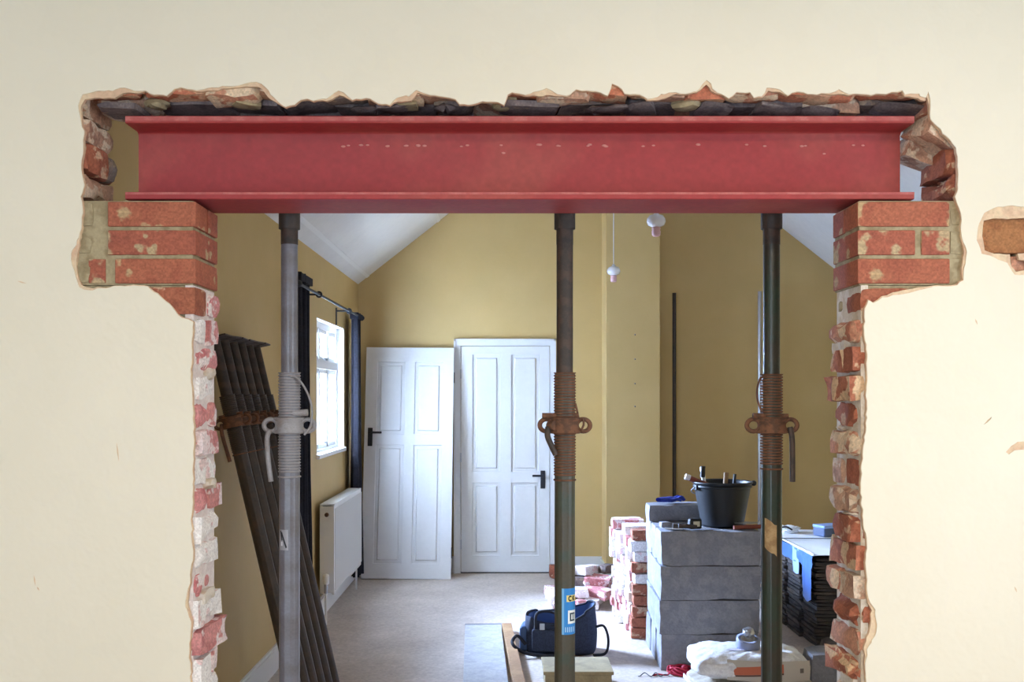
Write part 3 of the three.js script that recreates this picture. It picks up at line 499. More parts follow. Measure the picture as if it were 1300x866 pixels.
{
  const o = standing('steel_prop', 979.5, 'dark green steel prop with a scraped tan patch, rightmost of the three uprights', {
    H: 2.335, nutY: Yp(540), thrTop: Yp(477), thrLow: Yp(590), outer: M.darkGreen, inner: M.darkGreen, nut: M.rust, thread: M.rust, sleeve: M.sootSteel, handleMat: M.rustDark,
    handle: (y, r) => tube([[0.05, y - 0.005, 0.015], [0.054, y - 0.03, 0.02], [0.056, y - 0.1, 0.02], [0.056, y - 0.165, 0.02]], 0.0085, 24, 8),
    pin: (y, r) => rod(V(-0.058, y + 0.028, 0.012), V(0.045, y + 0.026, 0.012), 0.0085, 12),
    wire: [[-0.02, Yp(478), 0.024], [-0.036, Yp(480), 0.02], [-0.046, Yp(494), 0.016], [-0.044, Yp(510), 0.016], [-0.034, Yp(522), 0.02]],
  });
  const g = new THREE.CylinderGeometry(0.0306, 0.0306, 0.085, 14, 6, true, -0.95, 1.2), p = g.attributes.position;
  for (let i = 0; i < p.count; i++) { const y = p.getY(i), k = Math.atan2(p.getX(i), p.getZ(i)); p.setY(i, y * (0.75 + 0.5 * N3(k * 3 + 7, 0.5, 0)) - k * 0.02); }
  part('scraped_patch', boxUV(g.translate(0, Yp(683), 0)), M.bareMetal, o).userData.label = 'bare tan patch where the green paint is gone';
}
// props stacked against the left wall
{
  const H = 1.80, spec = { H, pl: 0.128, nutY: H * 0.80, thrTop: H * 0.86, thrLow: H * 0.73, outer: M.sootSteel, inner: M.rustDark, nut: M.rust, thread: M.rustDark, handle: (y, r) => tube([[-0.045, y, 0.012], [-0.05, y - 0.03, 0.02], [-0.045, y - 0.16, 0.02]], 0.008, 16, 7), pin: (y, r) => rod(V(-0.05, y + 0.028, 0.012), V(0.05, y + 0.026, 0.012), 0.0085, 10) };
  const g = 'dark steel props leaning against the left wall', nth = ['nearest of the leaning row', 'second from the near end of the row', 'third from the near end of the row', 'third from the far end of the row', 'second from the far end of the row', 'farthest of the leaning row'];
  let proto;
  for (let i = 0; i < 6; i++) {
    const d = 4.17 + i * 0.137, xt = -1.228, xb = -0.82, label = 'sooty steel prop leaning on the left wall, ' + nth[i];
    let o; if (!proto) { o = proto = thing('leaning_prop', label, 'prop', [0, 0, 0], 0, g); propParts(o, spec); } else o = copyOf(proto, label, g);
    o.position.set(xb, 0.012, -d); o.rotation.set(0, 0, Math.atan2(xb - xt, Math.sqrt(H * H - (xb - xt) ** 2)));
    o.rotation.order = 'ZYX'; o.rotation.y = [0.05, -0.06, 0.08, 0.02, Math.PI - 0.04, 0.06][i];
  }
}

// ------------------------------------------------------------------ left wall: curtains, rod, radiator, socket
{
  const o = thing('curtain_rod', 'thin black iron curtain rod on brackets above the window', 'curtain rod', [-1.2, 2.17, 0]);
  part('rod', rod(V(0, 0, -5.75), V(0, 0, -8.22), 0.0085, 12), M.blackIron, o);
  for (const z of [-6.35, -7.55]) { const b = part('bracket', join(rod(V(-0.095, 0.0, z), V(0, 0, z), 0.006, 8), rbox(0.008, 0.13, 0.03, 0.002, -0.096, -0.04, z)), M.blackIron, o); part('ring', at(boxUV(new THREE.TorusGeometry(0.016, 0.006, 8, 18)), 0, 0, z), M.blackIron, b); }
  for (const z of [-5.74, -8.23]) part('finial', at(boxUV(new THREE.SphereGeometry(0.02, 14, 10)), 0, 0, z), M.blackIron, o);
}
function curtain(label, x, z0, z1, y0, y1, folds, flare) {
  const g = new THREE.PlaneGeometry(1, 1, folds * 10, 24), p = g.attributes.position;
  const o = thing('curtain', label, 'curtain', [x, 0, (z0 + z1) / 2], 0, undefined);
  for (let i = 0; i < p.count; i++) {
    const u = p.getX(i) + 0.5, v = p.getY(i) + 0.5, a = u * folds * Math.PI * 2, amp = 0.032 * (1 + flare * (1 - v)) * (0.85 + 0.3 * N3(u * 5, v * 2, 1));
    p.setXYZ(i, Math.sin(a) * amp + 0.012 * (N3(u * 3, v * 4, 5) - 0.5), lerp(y0, y1, v), lerp(z0, z1, u) - (z0 + z1) / 2 + Math.cos(a * 0.5) * 0.01);
  }
  const back = g.clone(); back.index.array.reverse(); back.translate(-0.004, 0, 0); g.computeVertexNormals(); back.computeVertexNormals();
  part('cloth', join(g, back), M.curtain, o);
  part('heading_tape', span(-0.035, 0.035, y1 - 0.05, y1 - 0.005, -Math.abs(z1 - z0) / 2, Math.abs(z1 - z0) / 2), M.curtain, o);
}
curtain('dark navy curtain bunched at the near end of the rod, behind the leftmost upright prop', -1.245, -5.86, -6.2, 0.12, 2.255, 4, 0.4);
curtain('dark navy curtain bunched at the far end of the rod, beside the unhung door', -1.225, -7.96, -8.2, 0.085, 2.195, 3, 0.5);
{
  const z0 = -6.72, z1 = -7.93, y0 = 0.19, y1 = 0.80, o = thing('radiator', 'white double panel radiator under the window on the left wall', 'radiator', [0, 0, 0]);
  const face = (x) => { const g = [rbox(0.02, y1 - y0, z0 - z1, 0.006, x, (y0 + y1) / 2, (z0 + z1) / 2)]; return join(g); };
  part('front_panel', face(-1.175), M.white, o); part('rear_panel', face(-1.255), M.white, o);
  const ribs = []; for (let i = 0; i < 40; i++) ribs.push(box(0.006, y1 - y0 - 0.06, 0.012, -1.162, (y0 + y1) / 2, lerp(z0 - 0.02, z1 + 0.02, i / 39)));
  part('rib', join(ribs), M.white, o).userData.kind = 'stuff';
  for (const z of [z0 + 0.003, z1 - 0.003]) part('side_cover', rbox(0.098, y1 - y0 - 0.03, 0.012, 0.004, -1.215, (y0 + y1) / 2, z), M.white, o);
  part('top_grille', rbox(0.1, 0.008, z0 - z1, 0.002, -1.215, y1 - 0.004, (z0 + z1) / 2), M.white, o);
  part('bleed_plug', rod(V(-1.215, y1 - 0.07, z0 + 0.005), V(-1.215, y1 - 0.07, z0 + 0.028), 0.014, 14), M.rust, o);
  const v = part('valve', join(rod(V(-1.215, y0 + 0.05, z0 + 0.005), V(-1.215, y0 + 0.05, z0 + 0.045), 0.011, 12), rod(V(-1.215, y0 + 0.02, z0 + 0.045), V(-1.215, y0 + 0.08, z0 + 0.045), 0.013, 12)), M.steel, o);
  part('valve_cap', lathe([[0, 0.15], [0.018, 0.145], [0.022, 0.13], [0.022, 0.085], [0.016, 0.08], [0, 0.08]], 18).translate(-1.215, y0, z0 + 0.045), M.white, v);
  part('pipe', rod(V(-1.215, 0, z0 + 0.045), V(-1.215, y0 + 0.03, z0 + 0.045), 0.0075, 10), M.white, o); part('pipe', rod(V(-1.2, 0, z1 + 0.02), V(-1.2, y0 + 0.05, z1 + 0.02), 0.0075, 10), M.white, o);
}
{
  const d = 5.42, o = thing('wall_socket', 'small brown socket plate low on the left wall near the floor', 'socket', [XL, PY(850, d), zAt(323, XL)]);
  part('face_plate', rbox(0.012, 0.09, 0.09, 0.004, 0.006, 0, 0), M.wood, o); part('plug_hole', join(box(0.004, 0.02, 0.008, 0.0125, 0.015, 0), box(0.004, 0.008, 0.018, 0.0125, -0.012, 0.014), box(0.004, 0.008, 0.018, 0.0125, -0.012, -0.014)), M.black, o);
}
// four screw plugs left in the chimney breast
{
  let o; const d = 8.32, ys = [425, 456, 487, 516], where = ['topmost', 'second from the top', 'third from the top', 'lowest'];
  ys.forEach((py, i) => { const l = `small screw plug on the chimney breast, ${where[i]} of four`, g = 'screw plugs in the chimney breast';
    if (!o) { o = thing('screw_plug', l, 'screw', [0, 0, 0], 0, g); part('plug', rod(V(0, 0, 0), V(0, 0, 0.008), 0.007, 10), M.sackTan, o); part('screw_shank', rod(V(0, 0, 0.008), V(0.001, -0.004, 0.022), 0.004, 8), M.rustDark, o); }
    const c = i ? copyOf(o, l, g) : o; c.position.set(PX(806, d), PY(py, d), ZFAR + 0.35); });
}
// two thin tubes standing against the far wall
for (const [px, topY, m, label] of [[856, 372, M.sootSteel, 'thin dull steel tube standing upright against the far wall beside the chimney breast'], [964.5, 370, M.steel, 'thin bright steel tube standing upright behind the rightmost prop']]) {
  const d = 8.56, o = thing('steel_tube', label, 'tube', [PX(px, d), 0, -d]); part('tube_wall', lathe([[0.013, 0.003], [0.0165, 0.003], [0.0165, PY(topY, d)], [0.013, PY(topY, d)]], 20), m, o); part('end_cap', lathe([[0, 0], [0.02, 0], [0.02, 0.03], [0.0166, 0.03]], 20), M.black, o);
}

// ------------------------------------------------------------------ concrete block stack with what lies on it
const BX = 0.845, BZ = -5.55;       // its near left corner
{
  const g = 'grey concrete blocks in the stack', place = [], rb = rng(71), hs = [0.2, 0.19, 0.19, 0.193, 0.1]; let y = 0;
  hs.forEach((h, k) => { for (let row = k === 4 ? 2 : 0; row < 3; row++) place.push([BX + 0.278 + rr(-0.009, 0.009, rb) + row * 0.003, y + h / 2, BZ - 0.108 - row * 0.218 + rr(-0.004, 0.004, rb), h, row, k]); y += h; });
  const shapes = {};
  for (const [x, yy, z, h, row, k] of place) {
    const G = shapes[h] ??= chunk(0.556, h - 0.003, 0.212, 0.0022, 0.012, 0.05);
    const o = top('concrete_block', G, R() < 0.5 ? M.block : M.blockB, `grey concrete block of the stack, ${['bottom', 'second', 'third', 'fourth', 'raised top'][k]} course up, ${['front', 'middle', 'rear'][row]} row`, 'block', g);
    o.position.set(x, yy, z);
  }
}
const BT = 0.776;
{ // bucket of tools
  const d = 5.78, o = thing('builders_bucket', 'black plastic builder\'s bucket full of tools standing on the concrete blocks', 'bucket', [PX(917, d), BT, -d], 0.3), H = 0.255, r0 = 0.118, r1 = 0.165;
  part('bucket_wall', lathe([[0, 0], [r0, 0], [r0 + 0.003, 0.012], [r1 - 0.004, H - 0.03], [r1 - 0.002, H - 0.012], [r1 + 0.008, H - 0.008], [r1 + 0.009, H], [r1 + 0.002, H + 0.003], [r1 - 0.006, H - 0.004], [r1 - 0.01, H - 0.03], [r0 - 0.006, 0.012], [0, 0.01]], 40), M.bucket, o);
  part('rim_band', lathe([[r1 - 0.0035, H - 0.034], [r1 + 0.003, H - 0.030], [r1 + 0.003, H - 0.022], [r1 - 0.0015, H - 0.018]], 40), M.bucket, o);
  const hp = []; for (let i = 0; i <= 16; i++) { const a = Math.PI * i / 16; hp.push([Math.cos(a) * (r1 + 0.012), H - 0.03 - Math.sin(a) * 0.06, -Math.sin(a) * (r1 * 1.05)]); }
  part('carry_handle', tube(hp, 0.004, 40, 7), M.steel, o);
  for (const s of [-1, 1]) part('handle_lug', rbox(0.012, 0.03, 0.03, 0.004, s * (r1 + 0.004), H - 0.03, 0), M.bucket, o);
  const base = V(PX(917, d), BT, -d);
  const tool = (label, cat, name, a, b, r, m, extra) => { const t = thing(name, label, cat, [0, 0, 0]); part('tool_handle', rod(base.clone().add(V(...a)), base.clone().add(V(...b)), r * 0.9, 12, r), m, t); extra?.(t); };
  const P3 = (px, py, z) => [PX(px, d - z) - base.x, PY(py, d - z) - BT, z];
  tool('red-brown handled tool with a pale end sticking out over the left of the bucket rim', 'tool', 'club_hammer', [0.03, 0.19, 0.02], P3(872, 606, 0.02), 0.016, M.woodRed, (t) => part('end_cap', rod(base.clone().add(V(...P3(876, 607, 0.02))), base.clone().add(V(...P3(870, 605, 0.02))), 0.0175, 12), M.sackWhite, t));
  tool('upright black and white chisel handle at the back left of the bucket', 'tool', 'bolster_chisel', [-0.08, 0.06, 0.0], P3(891, 593, 0.0), 0.013, M.ceramic, (t) => part('grip', rod(base.clone().add(V(...P3(892, 606, 0.001))), base.clone().add(V(...P3(892.5, 592, 0.001))), 0.0145, 12), M.black, t));
  tool('pale wooden trowel handle standing in the middle of the bucket', 'tool', 'brick_trowel', [0.0, 0.06, 0.03], P3(922, 600, 0.04), 0.014, M.wood, (t) => part('ferrule', rod(base.clone().add(V(0.018, 0.19, 0.038)), base.clone().add(V(0.02, 0.215, 0.04)), 0.0125, 12), M.steel, t));
  tool('slim dark screwdriver handle right of the wooden handle in the bucket', 'tool', 'screwdriver', [0.05, 0.06, 0.02], P3(933, 602, 0.03), 0.009, M.black, (t) => part('shaft', rod(base.clone().add(V(0.05, 0.02, 0.02)), base.clone().add(V(0.05, 0.08, 0.02)), 0.004, 8), M.steel, t));
  tool('grey bar with a dark knob lying over the right of the bucket rim', 'tool', 'pointing_iron', [0.02, 0.20, 0.03], P3(956, 613, 0.03), 0.009, M.galvanised, (t) => part('knob', at(boxUV(new THREE.SphereGeometry(0.016, 12, 8)), base.x + P3(957, 613.5, 0.03)[0], BT + P3(957, 613.5, 0.03)[1], base.z + 0.03), M.black, t));
}
{ // small things on the blocks
  let o = thing('tape_measure', 'black tape measure lying left of the bucket on the blocks', 'tape measure', [PX(882, 5.63), BT, -5.63], 0.3);
  part('case', rbox(0.075, 0.06, 0.04, 0.012, 0, 0.03, 0, 4), M.black, o); part('tape_blade', box(0.06, 0.003, 0.02, 0.065, 0.004, 0), M.steel, o); part('belt_clip', rbox(0.04, 0.03, 0.004, 0.001, 0, 0.03, 0.0215), M.steel, o);
  o = thing('mortar_scraper', 'grey scraper with a dark handle lying flat at the front left of the block top', 'tool', [PX(862, 5.6), BT, -5.6], -0.15);
  part('blade', join(box(0.1, 0.004, 0.06, -0.03, 0.008, 0)), M.steel, o); part('handle_grip', rod(V(0.0, 0.022, 0), V(0.1, 0.018, 0), 0.014, 12, 0.011), M.sootSteel, o); part('tang', rbox(0.03, 0.03, 0.04, 0.004, -0.02, 0.018, 0), M.sootSteel, o);
  o = thing('block_offcut', 'pale broken offcut of block lying on the front left corner of the block stack', 'block', [PX(846, 5.68), BT, -5.68], 0.2); part('offcut', chunk(0.07, 0.03, 0.05, 0.005, 0.015, 0.02).translate(0, 0.018, 0), M.blockB, o);
  o = thing('hand_trowel', 'trowel with a dark handle lying right of the bucket by the green prop', 'tool', [PX(950, 5.66), BT, -5.66], 0.08);
  part('trowel_blade', boxUV(new THREE.ExtrudeGeometry(shapeOf([[-0.1, 0], [-0.02, 0.05], [0.03, 0.03], [0.03, -0.03], [-0.02, -0.05]]), { depth: 0.002, bevelEnabled: false }).rotateX(-Math.PI / 2).translate(0.02, 0.03, 0)), M.steel, o); part('trowel_neck', tube([[0.05, 0.03, 0], [0.07, 0.04, 0], [0.085, 0.03, 0]], 0.005, 12, 7), M.steel, o); part('trowel_handle', rod(V(-0.1, 0.012, 0.05), V(0.07, 0.016, 0.05), 0.012, 10), M.woodRed, o);
  o = thing('work_glove', 'blue rubber glove lying on the raised back of the block stack', 'glove', [PX(851, 6.1), BT + 0.104, -6.1], 0.4);
  { const g = []; const palm = new THREE.SphereGeometry(0.045, 16, 10).scale(1, 0.4, 0.8).translate(0, 0.015, 0); g.push(palm); for (let i = 0; i < 4; i++) g.push(tube([[0.03, 0.014, -0.025 + i * 0.016], [0.065, 0.024 + 0.006 * (i % 2), -0.03 + i * 0.019], [0.092 - 0.006 * Math.abs(i - 1.5), 0.01, -0.032 + i * 0.021]], 0.0085, 12, 7)); part('fingers', join(g), M.blueGlove, o); part('cuff', boxUV(new THREE.CylinderGeometry(0.03, 0.036, 0.05, 16, 1, true).rotateZ(Math.PI / 2).scale(1, 0.45, 1).translate(-0.06, 0.015, 0)), M.blueGlove, o); part('thumb', tube([[-0.01, 0.014, 0.03], [0.015, 0.02, 0.052], [0.04, 0.012, 0.058]], 0.009, 12, 7), M.blueGlove, o); }
}

// ------------------------------------------------------------------ reclaimed bricks: stack and heap
{
  const rb = rng(90), gname = 'reclaimed bricks in the whitewashed stack', looks = [M.limeWhite, M.limeWhite, M.limeWhite, M.limeWhite, M.limePink, M.limeRose];
  const variants = [0, 1, 2, 3].map(() => chunk(0.213, 0.064, 0.1, 0.003, 0.014, 0.035));
  const ORD = ['bottom', 'second', 'third', 'fourth', 'fifth', 'sixth', 'seventh', 'eighth', 'ninth', 'top'], BACK = ['nearest', 'second back', 'third back', 'fourth back', 'fifth back', 'sixth back', 'farthest back'];
  const where = (k, j) => `reclaimed brick in the ${ORD[k]} course, ${BACK[j]} along the left face of the brick stack`;
  for (let k = 0; k < 10; k++) for (let j = 0; j < 7; j++) {
    if (k === 9 && (j === 1 || j === 4)) continue;
    const z = -6.325 - j * 0.108 + rr(-0.006, 0.006, rb), x = 0.885 - j * 0.010 + rr(-0.014, 0.014, rb) + (k < 1 ? 0.006 : 0);
    const red = (j === 0 && (k === 9 || k < 5 || k === 6)) ? M.oldBrick : looks[Math.floor(rb() * 6)];
    const o = top('reclaimed_brick', variants[(k * 3 + j) % 4], red, where(k, j), 'brick', gname);
    o.position.set(x, 0.0335 + k * 0.0685, z); o.rotation.y = rr(-0.06, 0.06, rb) + (rb() < 0.5 ? Math.PI : 0);
  }
}
{
  const rb = rng(55), gname = 'loose bricks in the heap by the brick stack', sizes = [chunk(0.2, 0.064, 0.1, 0.006, 0.03, 0.035), chunk(0.11, 0.064, 0.1, 0.008, 0.03, 0.03), chunk(0.14, 0.062, 0.098, 0.008, 0.03, 0.03)], looks = [M.limeWhite, M.limePink, M.limeRose, M.limeWhite, M.soot];
  const spots = [];
  for (let layer = 0; layer < 4; layer++) { const n = [10, 8, 5, 3][layer]; for (let i = 0; i < n; i++) spots.push([0.40 + (i % 3) * 0.115 + layer * 0.03 + rr(-0.03, 0.03, rb), 0.036 + layer * 0.066, -7.18 - Math.floor(i / 3) * 0.15 - layer * 0.1 + rr(-0.03, 0.03, rb), layer]); }
  const tone = ['whitened', 'pink-faced', 'rose-red', 'chalky', 'dark'], lay = ['floor layer', 'second layer', 'third layer', 'top'];
  spots.forEach(([x, y, z, l], i) => {
    const k = Math.floor(rb() * 5), s = i % 3; const o = top('loose_brick', sizes[s], looks[k], `${tone[k]} ${['whole brick', 'broken half brick', 'chipped brick'][s]} in the ${lay[l]} of the heap, ${['left', 'centre', 'right'][i % 3]} ${z > -7.3 ? 'near side' : z > -7.5 ? 'middle' : 'back'}`, 'brick', gname);
    o.position.set(x, y, z); o.rotation.set(rr(-0.2, 0.2, rb), rr(0, 3, rb), rr(-0.15, 0.15, rb));
  });
  const o = top('loose_brick', sizes[1], M.oldBrick, 'single red half brick standing on end by the fitted door frame', 'brick'); o.position.set(PX(702, 8.4), 0.056, -8.4); o.rotation.z = Math.PI / 2;
}

// ------------------------------------------------------------------ stack of dark roof tiles under a white sheet, at the right
{
  const rb = rng(33), gname = 'dark roof tiles in the stack at the right', shapes = [0, 1, 2].map(() => chunk(0.40, 0.0205, 0.27, 0.002, 0.012, 0.07));
  const ones = ['first', 'second', 'third', 'fourth', 'fifth', 'sixth', 'seventh', 'eighth', 'ninth', 'tenth', 'eleventh', 'twelfth', 'thirteenth', 'fourteenth', 'fifteenth', 'sixteenth', 'seventeenth', 'eighteenth', 'nineteenth', 'twentieth'];
  const NTH = (k) => k < 20 ? ones[k] : k === 23 ? 'topmost' : 'twenty-' + ones[k - 20];
  const zc = (j) => -6.19 - j * 0.285;
  for (let k = 0; k < 24; k++) for (let j = 0; j < 4; j++) {
    const o = top('roof_tile', shapes[(k + j) % 3], rb() < 0.3 ? M.roofTileB : M.roofTile, `dark roof tile, ${NTH(k)} layer up, in the ${['near', 'second', 'third', 'rear'][j]} pile of the tile stack`, 'roof tile', gname);
    o.position.set(2.06 + rr(-0.012, 0.012, rb) - j * 0.015, 0.012 + k * 0.0225, zc(j) + rr(-0.005, 0.005, rb));
  }
  const TY = 0.012 + 24 * 0.0225;
  let o = thing('plastic_sheet', 'white plastic sheet laid over the top of the dark tile stack', 'sheet', [0, 0, 0]);
  const g = new THREE.PlaneGeometry(0.46, 1.2, 16, 40).rotateX(-Math.PI / 2), p = g.attributes.position;
  for (let i = 0; i < p.count; i++) p.setXYZ(i, p.getX(i) + 2.06, TY + 0.006 + 0.01 * fbm3(p.getX(i) * 9, 1, p.getZ(i) * 9), p.getZ(i) - 6.63);
  g.computeVertexNormals(); part('cover', boxUV(g), M.sheet, o);
  part('hem', tube([[1.84, TY + 0.012, -7.2], [1.845, TY + 0.012, -6.6], [1.85, TY + 0.012, -6.05]], 0.006, 30, 7), M.sheet, o);
  o = thing('blue_film', 'blue plastic wrapping film hanging over the left side of the tile stack', 'film', [0, 0, 0]);
  const drape = (z0, z1, drop, m, name) => { const q = new THREE.PlaneGeometry(Math.abs(z1 - z0), 1, 24, 12).rotateY(-Math.PI / 2), a = q.attributes.position; for (let i = 0; i < a.count; i++) { const z = a.getZ(i), v = a.getY(i) + 0.5; a.setXYZ(i, 1.84 + 0.014 * fbm3(z * 14, v * 3, 2) - 0.012 - (z0 + z1 + 12) * 0.0 - (Math.abs((z + (z0 + z1) / 2)) - 6) * 0.018, TY + 0.01 - (1 - v) * drop * (0.85 + 0.3 * N3(z * 12, 3, 1)), z + (z0 + z1) / 2); } q.computeVertexNormals(); part(name, boxUV(q), m, o); };
  drape(-6.04, -7.16, 0.085, M.film, 'film_band'); drape(-6.06, -6.22, 0.27, M.film, 'film_tail'); drape(-6.3, -6.42, 0.15, M.filmPale, 'film_tail');
  o = thing('packing_strap', 'thin dark strap running across the white sheet on the tile stack', 'strap', [0, 0, 0]); part('band', join(box(0.5, 0.003, 0.016, 2.06, TY + 0.019, -6.72), box(0.003, 0.3, 0.016, 1.815, TY - 0.13, -6.72)), M.black, o); part('buckle', rbox(0.03, 0.008, 0.024, 0.003, 2.2, TY + 0.021, -6.72), M.steel, o);
  o = thing('crumpled_plastic', 'crumpled clear-white plastic wrapping on the far left of the white sheet', 'plastic', [1.98, TY + 0.012, -7.05]); { const q = new THREE.IcosahedronGeometry(0.07, 4), a = q.attributes.position; for (let i = 0; i < a.count; i++) { const k = 0.65 + 0.8 * Math.abs(fbm3(a.getX(i) * 22 + 4, a.getY(i) * 22, a.getZ(i) * 22) - 0.5) * 2; a.setXYZ(i, a.getX(i) * k * 1.3, (a.getY(i) + 0.05) * k * 0.6, a.getZ(i) * k); } q.computeVertexNormals(); part('crumple', boxUV(q), M.sheet, o); part('black_tie', tube([[-0.08, 0.04, 0.05], [-0.04, 0.05, 0.075], [0.0, 0.03, 0.08]], 0.006, 12, 6), M.black, o); }
  o = thing('tool_case', 'small blue-grey box at the far right on the white sheet', 'box', [2.215, TY + 0.014, -6.88], 0.4); part('case_body', rbox(0.2, 0.06, 0.12, 0.01, 0, 0.03, 0), mat(0x4a5878, 0.5), o); part('case_lid', rbox(0.204, 0.022, 0.124, 0.008, 0, 0.068, 0), mat(0x8aa4d8, 0.4), o); part('clasp', rbox(0.03, 0.03, 0.008, 0.002, 0, 0.056, 0.063), M.black, o);
  const b = top('concrete_block', chunk(0.44, 0.215, 0.2, 0.003, 0.012, 0.05), M.block, 'single grey concrete block on the floor in front of the dark tile stack', 'block'); b.position.set(PX(1031, 4.95) + 0.25, 0.1085, -5.15);
  const s = top('concrete_block', chunk(0.3, 0.12, 0.2, 0.003, 0.02, 0.05), M.roofTileB, 'dark brown block lying between the tile stack and the single grey block', 'block'); s.position.set(PX(1062, 5.6) + 0.12, 0.061, -5.75);
}

// ------------------------------------------------------------------ bags of cement, tape roll, twine
function sack(o, w, h, d, m, seed, name = 'paper_sack') {
  const g0 = new THREE.BoxGeometry(w, h, d, 28, 10, 22); g0.deleteAttribute('normal'); g0.deleteAttribute('uv'); const g = mergeVertices(g0, 1e-5), p = g.attributes.position;
  for (let i = 0; i < p.count; i++) {
    let x = p.getX(i) / (w / 2), y = p.getY(i) / (h / 2), z = p.getZ(i) / (d / 2); const e = (a, b) => 1 - 0.16 * Math.pow(Math.abs(a), 6) * Math.abs(b);
    const bulge = 1 - 0.35 * Math.pow(Math.max(Math.abs(x), Math.abs(z)), 5), n = fbm3(x * 3 + seed, y * 2, z * 3, 4) - 0.5, c = Math.abs(fbm3(x * 5 + seed * 2, y * 3 + z * 5, 2, 3) - 0.5);
    p.setXYZ(i, x * w / 2 * e(y, 1) * e(z, 0.5) + n * 0.014, y * h / 2 * bulge + n * 0.02 - (y > 0 ? c * 0.03 : 0), z * d / 2 * e(y, 1) * e(x, 0.5) + n * 0.014);
  }
  const q = toCreasedNormals(g, 0.9); part(name, boxUV(q.translate(0, h / 2, 0)), m, o); return o;
}
{
  const d = 5.08, cx = (PX(877, d) + PX(1018, d)) / 2;
  let o = thing('cement_bag', 'brown paper cement bag at the bottom of the two bags behind the green prop', 'bag', [cx + 0.02, 0.0, -d], 0.05); sack(o, 0.60, 0.12, 0.40, M.sackTan, 4); part('end_seam', box(0.006, 0.02, 0.36, -0.3, 0.06, 0), M.sackWhite, o);
  o = thing('cement_bag', 'white cement bag with a red band lying on top of the brown bag', 'bag', [cx, 0.119, -d], -0.04); sack(o, 0.57, 0.135, 0.42, M.sackWhite, 9);
  // its printed end: wraps the near side
  const q = new THREE.PlaneGeometry(0.40, 0.10, 20, 6), a = q.attributes.position; for (let i = 0; i < a.count; i++) { const x = a.getX(i), y = a.getY(i); a.setXYZ(i, x + 0.07, y + 0.064, 0.232 - 5 * y * y - 0.9 * x * x + 0.004 * fbm3(x * 20, y * 20, 1)); }
  q.computeVertexNormals();
  const cv = document.createElement('canvas'); cv.width = 256; cv.height = 64; const c = cv.getContext('2d'); c.fillStyle = '#bdb4a6'; c.fillRect(0, 0, 256, 64); c.fillStyle = '#c0684a'; c.beginPath(); c.moveTo(10, 22); c.lineTo(170, 8); c.lineTo(170, 34); c.lineTo(10, 46); c.fill(); c.strokeStyle = '#5a3a30'; c.lineWidth = 5; c.beginPath(); c.moveTo(12, 49); c.lineTo(170, 37); c.stroke(); c.fillStyle = '#6c625a'; c.fillRect(222, 22, 12, 14);
  const t = new THREE.CanvasTexture(cv); t.colorSpace = THREE.SRGBColorSpace; part('printed_label', q, mat(0xffffff, 0.8, { map: t }), o).userData.label = 'tan printed side with a red band';
  const sc = new THREE.PlaneGeometry(0.12, 0.12).rotateX(-Math.PI / 2).translate(-0.07, 0.133, 0.02); const cv2 = document.createElement('canvas'); cv2.width = cv2.height = 64; const c2 = cv2.getContext('2d'); c2.fillStyle = '#e4d8e4'; c2.fillRect(0, 0, 64, 64); c2.fillStyle = '#c89ab4'; c2.fillRect(6, 8, 30, 22); c2.fillStyle = '#50508a'; c2.fillRect(24, 30, 26, 6); c2.fillRect(30, 42, 20, 5);
  const t2 = new THREE.CanvasTexture(cv2); t2.colorSpace = THREE.SRGBColorSpace; part('printed_panel', sc, mat(0xffffff, 0.8, { map: t2 }), o);
  o = thing('tape_roll', 'grey roll of tape lying on the white cement bag left of the green prop', 'tape', [PX(947, 5.1), 0.252, -5.06], 0.2); o.rotation.x = 0.25;
  part('tape_ring', lathe([[0.04, 0], [0.06, 0], [0.06, 0.05], [0.04, 0.05], [0.04, 0]], 32), mat(0x8a90a8, 0.5), o); part('card_core', lathe([[0.036, 0.001], [0.04, 0.001], [0.04, 0.049], [0.036, 0.049], [0.036, 0.001]], 32), M.sackTan, o);
  o = thing('clear_wrap', 'crumpled ball of clear shiny wrap resting in the tape roll', 'plastic', [PX(948, 5.1), 0.327, -5.06]); { const qq = new THREE.IcosahedronGeometry(0.035, 3), aa = qq.attributes.position; for (let i = 0; i < aa.count; i++) { const k = 0.75 + 0.9 * Math.abs(fbm3(aa.getX(i) * 50, aa.getY(i) * 50 + 3, aa.getZ(i) * 50) - 0.5); aa.setXYZ(i, aa.getX(i) * k, aa.getY(i) * k, aa.getZ(i) * k); } qq.computeVertexNormals(); part('wrap', boxUV(qq), M.steel, o); }
  o = thing('twine', 'bundle of crimson twine on the floor between the blocks and the cement bags', 'twine', [PX(866, 5.5), 0.0, -5.48]); { const rt = rng(5), pts = []; for (let i = 0; i < 60; i++) { const a2 = i * 0.9; pts.push([Math.cos(a2) * (0.035 + 0.03 * rt()) * 1.4, 0.008 + 0.035 * rt(), Math.sin(a2) * (0.03 + 0.03 * rt())]); } pts.push([-0.09, 0.005, 0.03], [-0.14, 0.004, 0.015], [-0.17, 0.004, 0.04]); part('strands', tube(pts, 0.005, 360, 6), M.redTwine, o); part('knot', at(boxUV(new THREE.SphereGeometry(0.018, 12, 8)), 0.01, 0.035, 0), M.redTwine, o); }
  o = thing('wire_offcut', 'thin dark curl of wire on the floor in front of the block stack', 'wire', [PX(828, 5.45), 0.003, -5.44]); part('wire', tube([[-0.07, 0, 0.01], [-0.04, 0.01, -0.02], [-0.01, 0.002, 0.02], [0.02, 0.012, -0.015], [0.04, 0.002, 0.02], [0.07, 0.008, 0], [0.09, 0.002, 0.02]], 0.0025, 60, 6), M.black, o); part('wire_end', rod(V(-0.08, 0.001, 0.012), V(-0.07, 0.001, 0.01), 0.003, 6), M.steel, o);
}

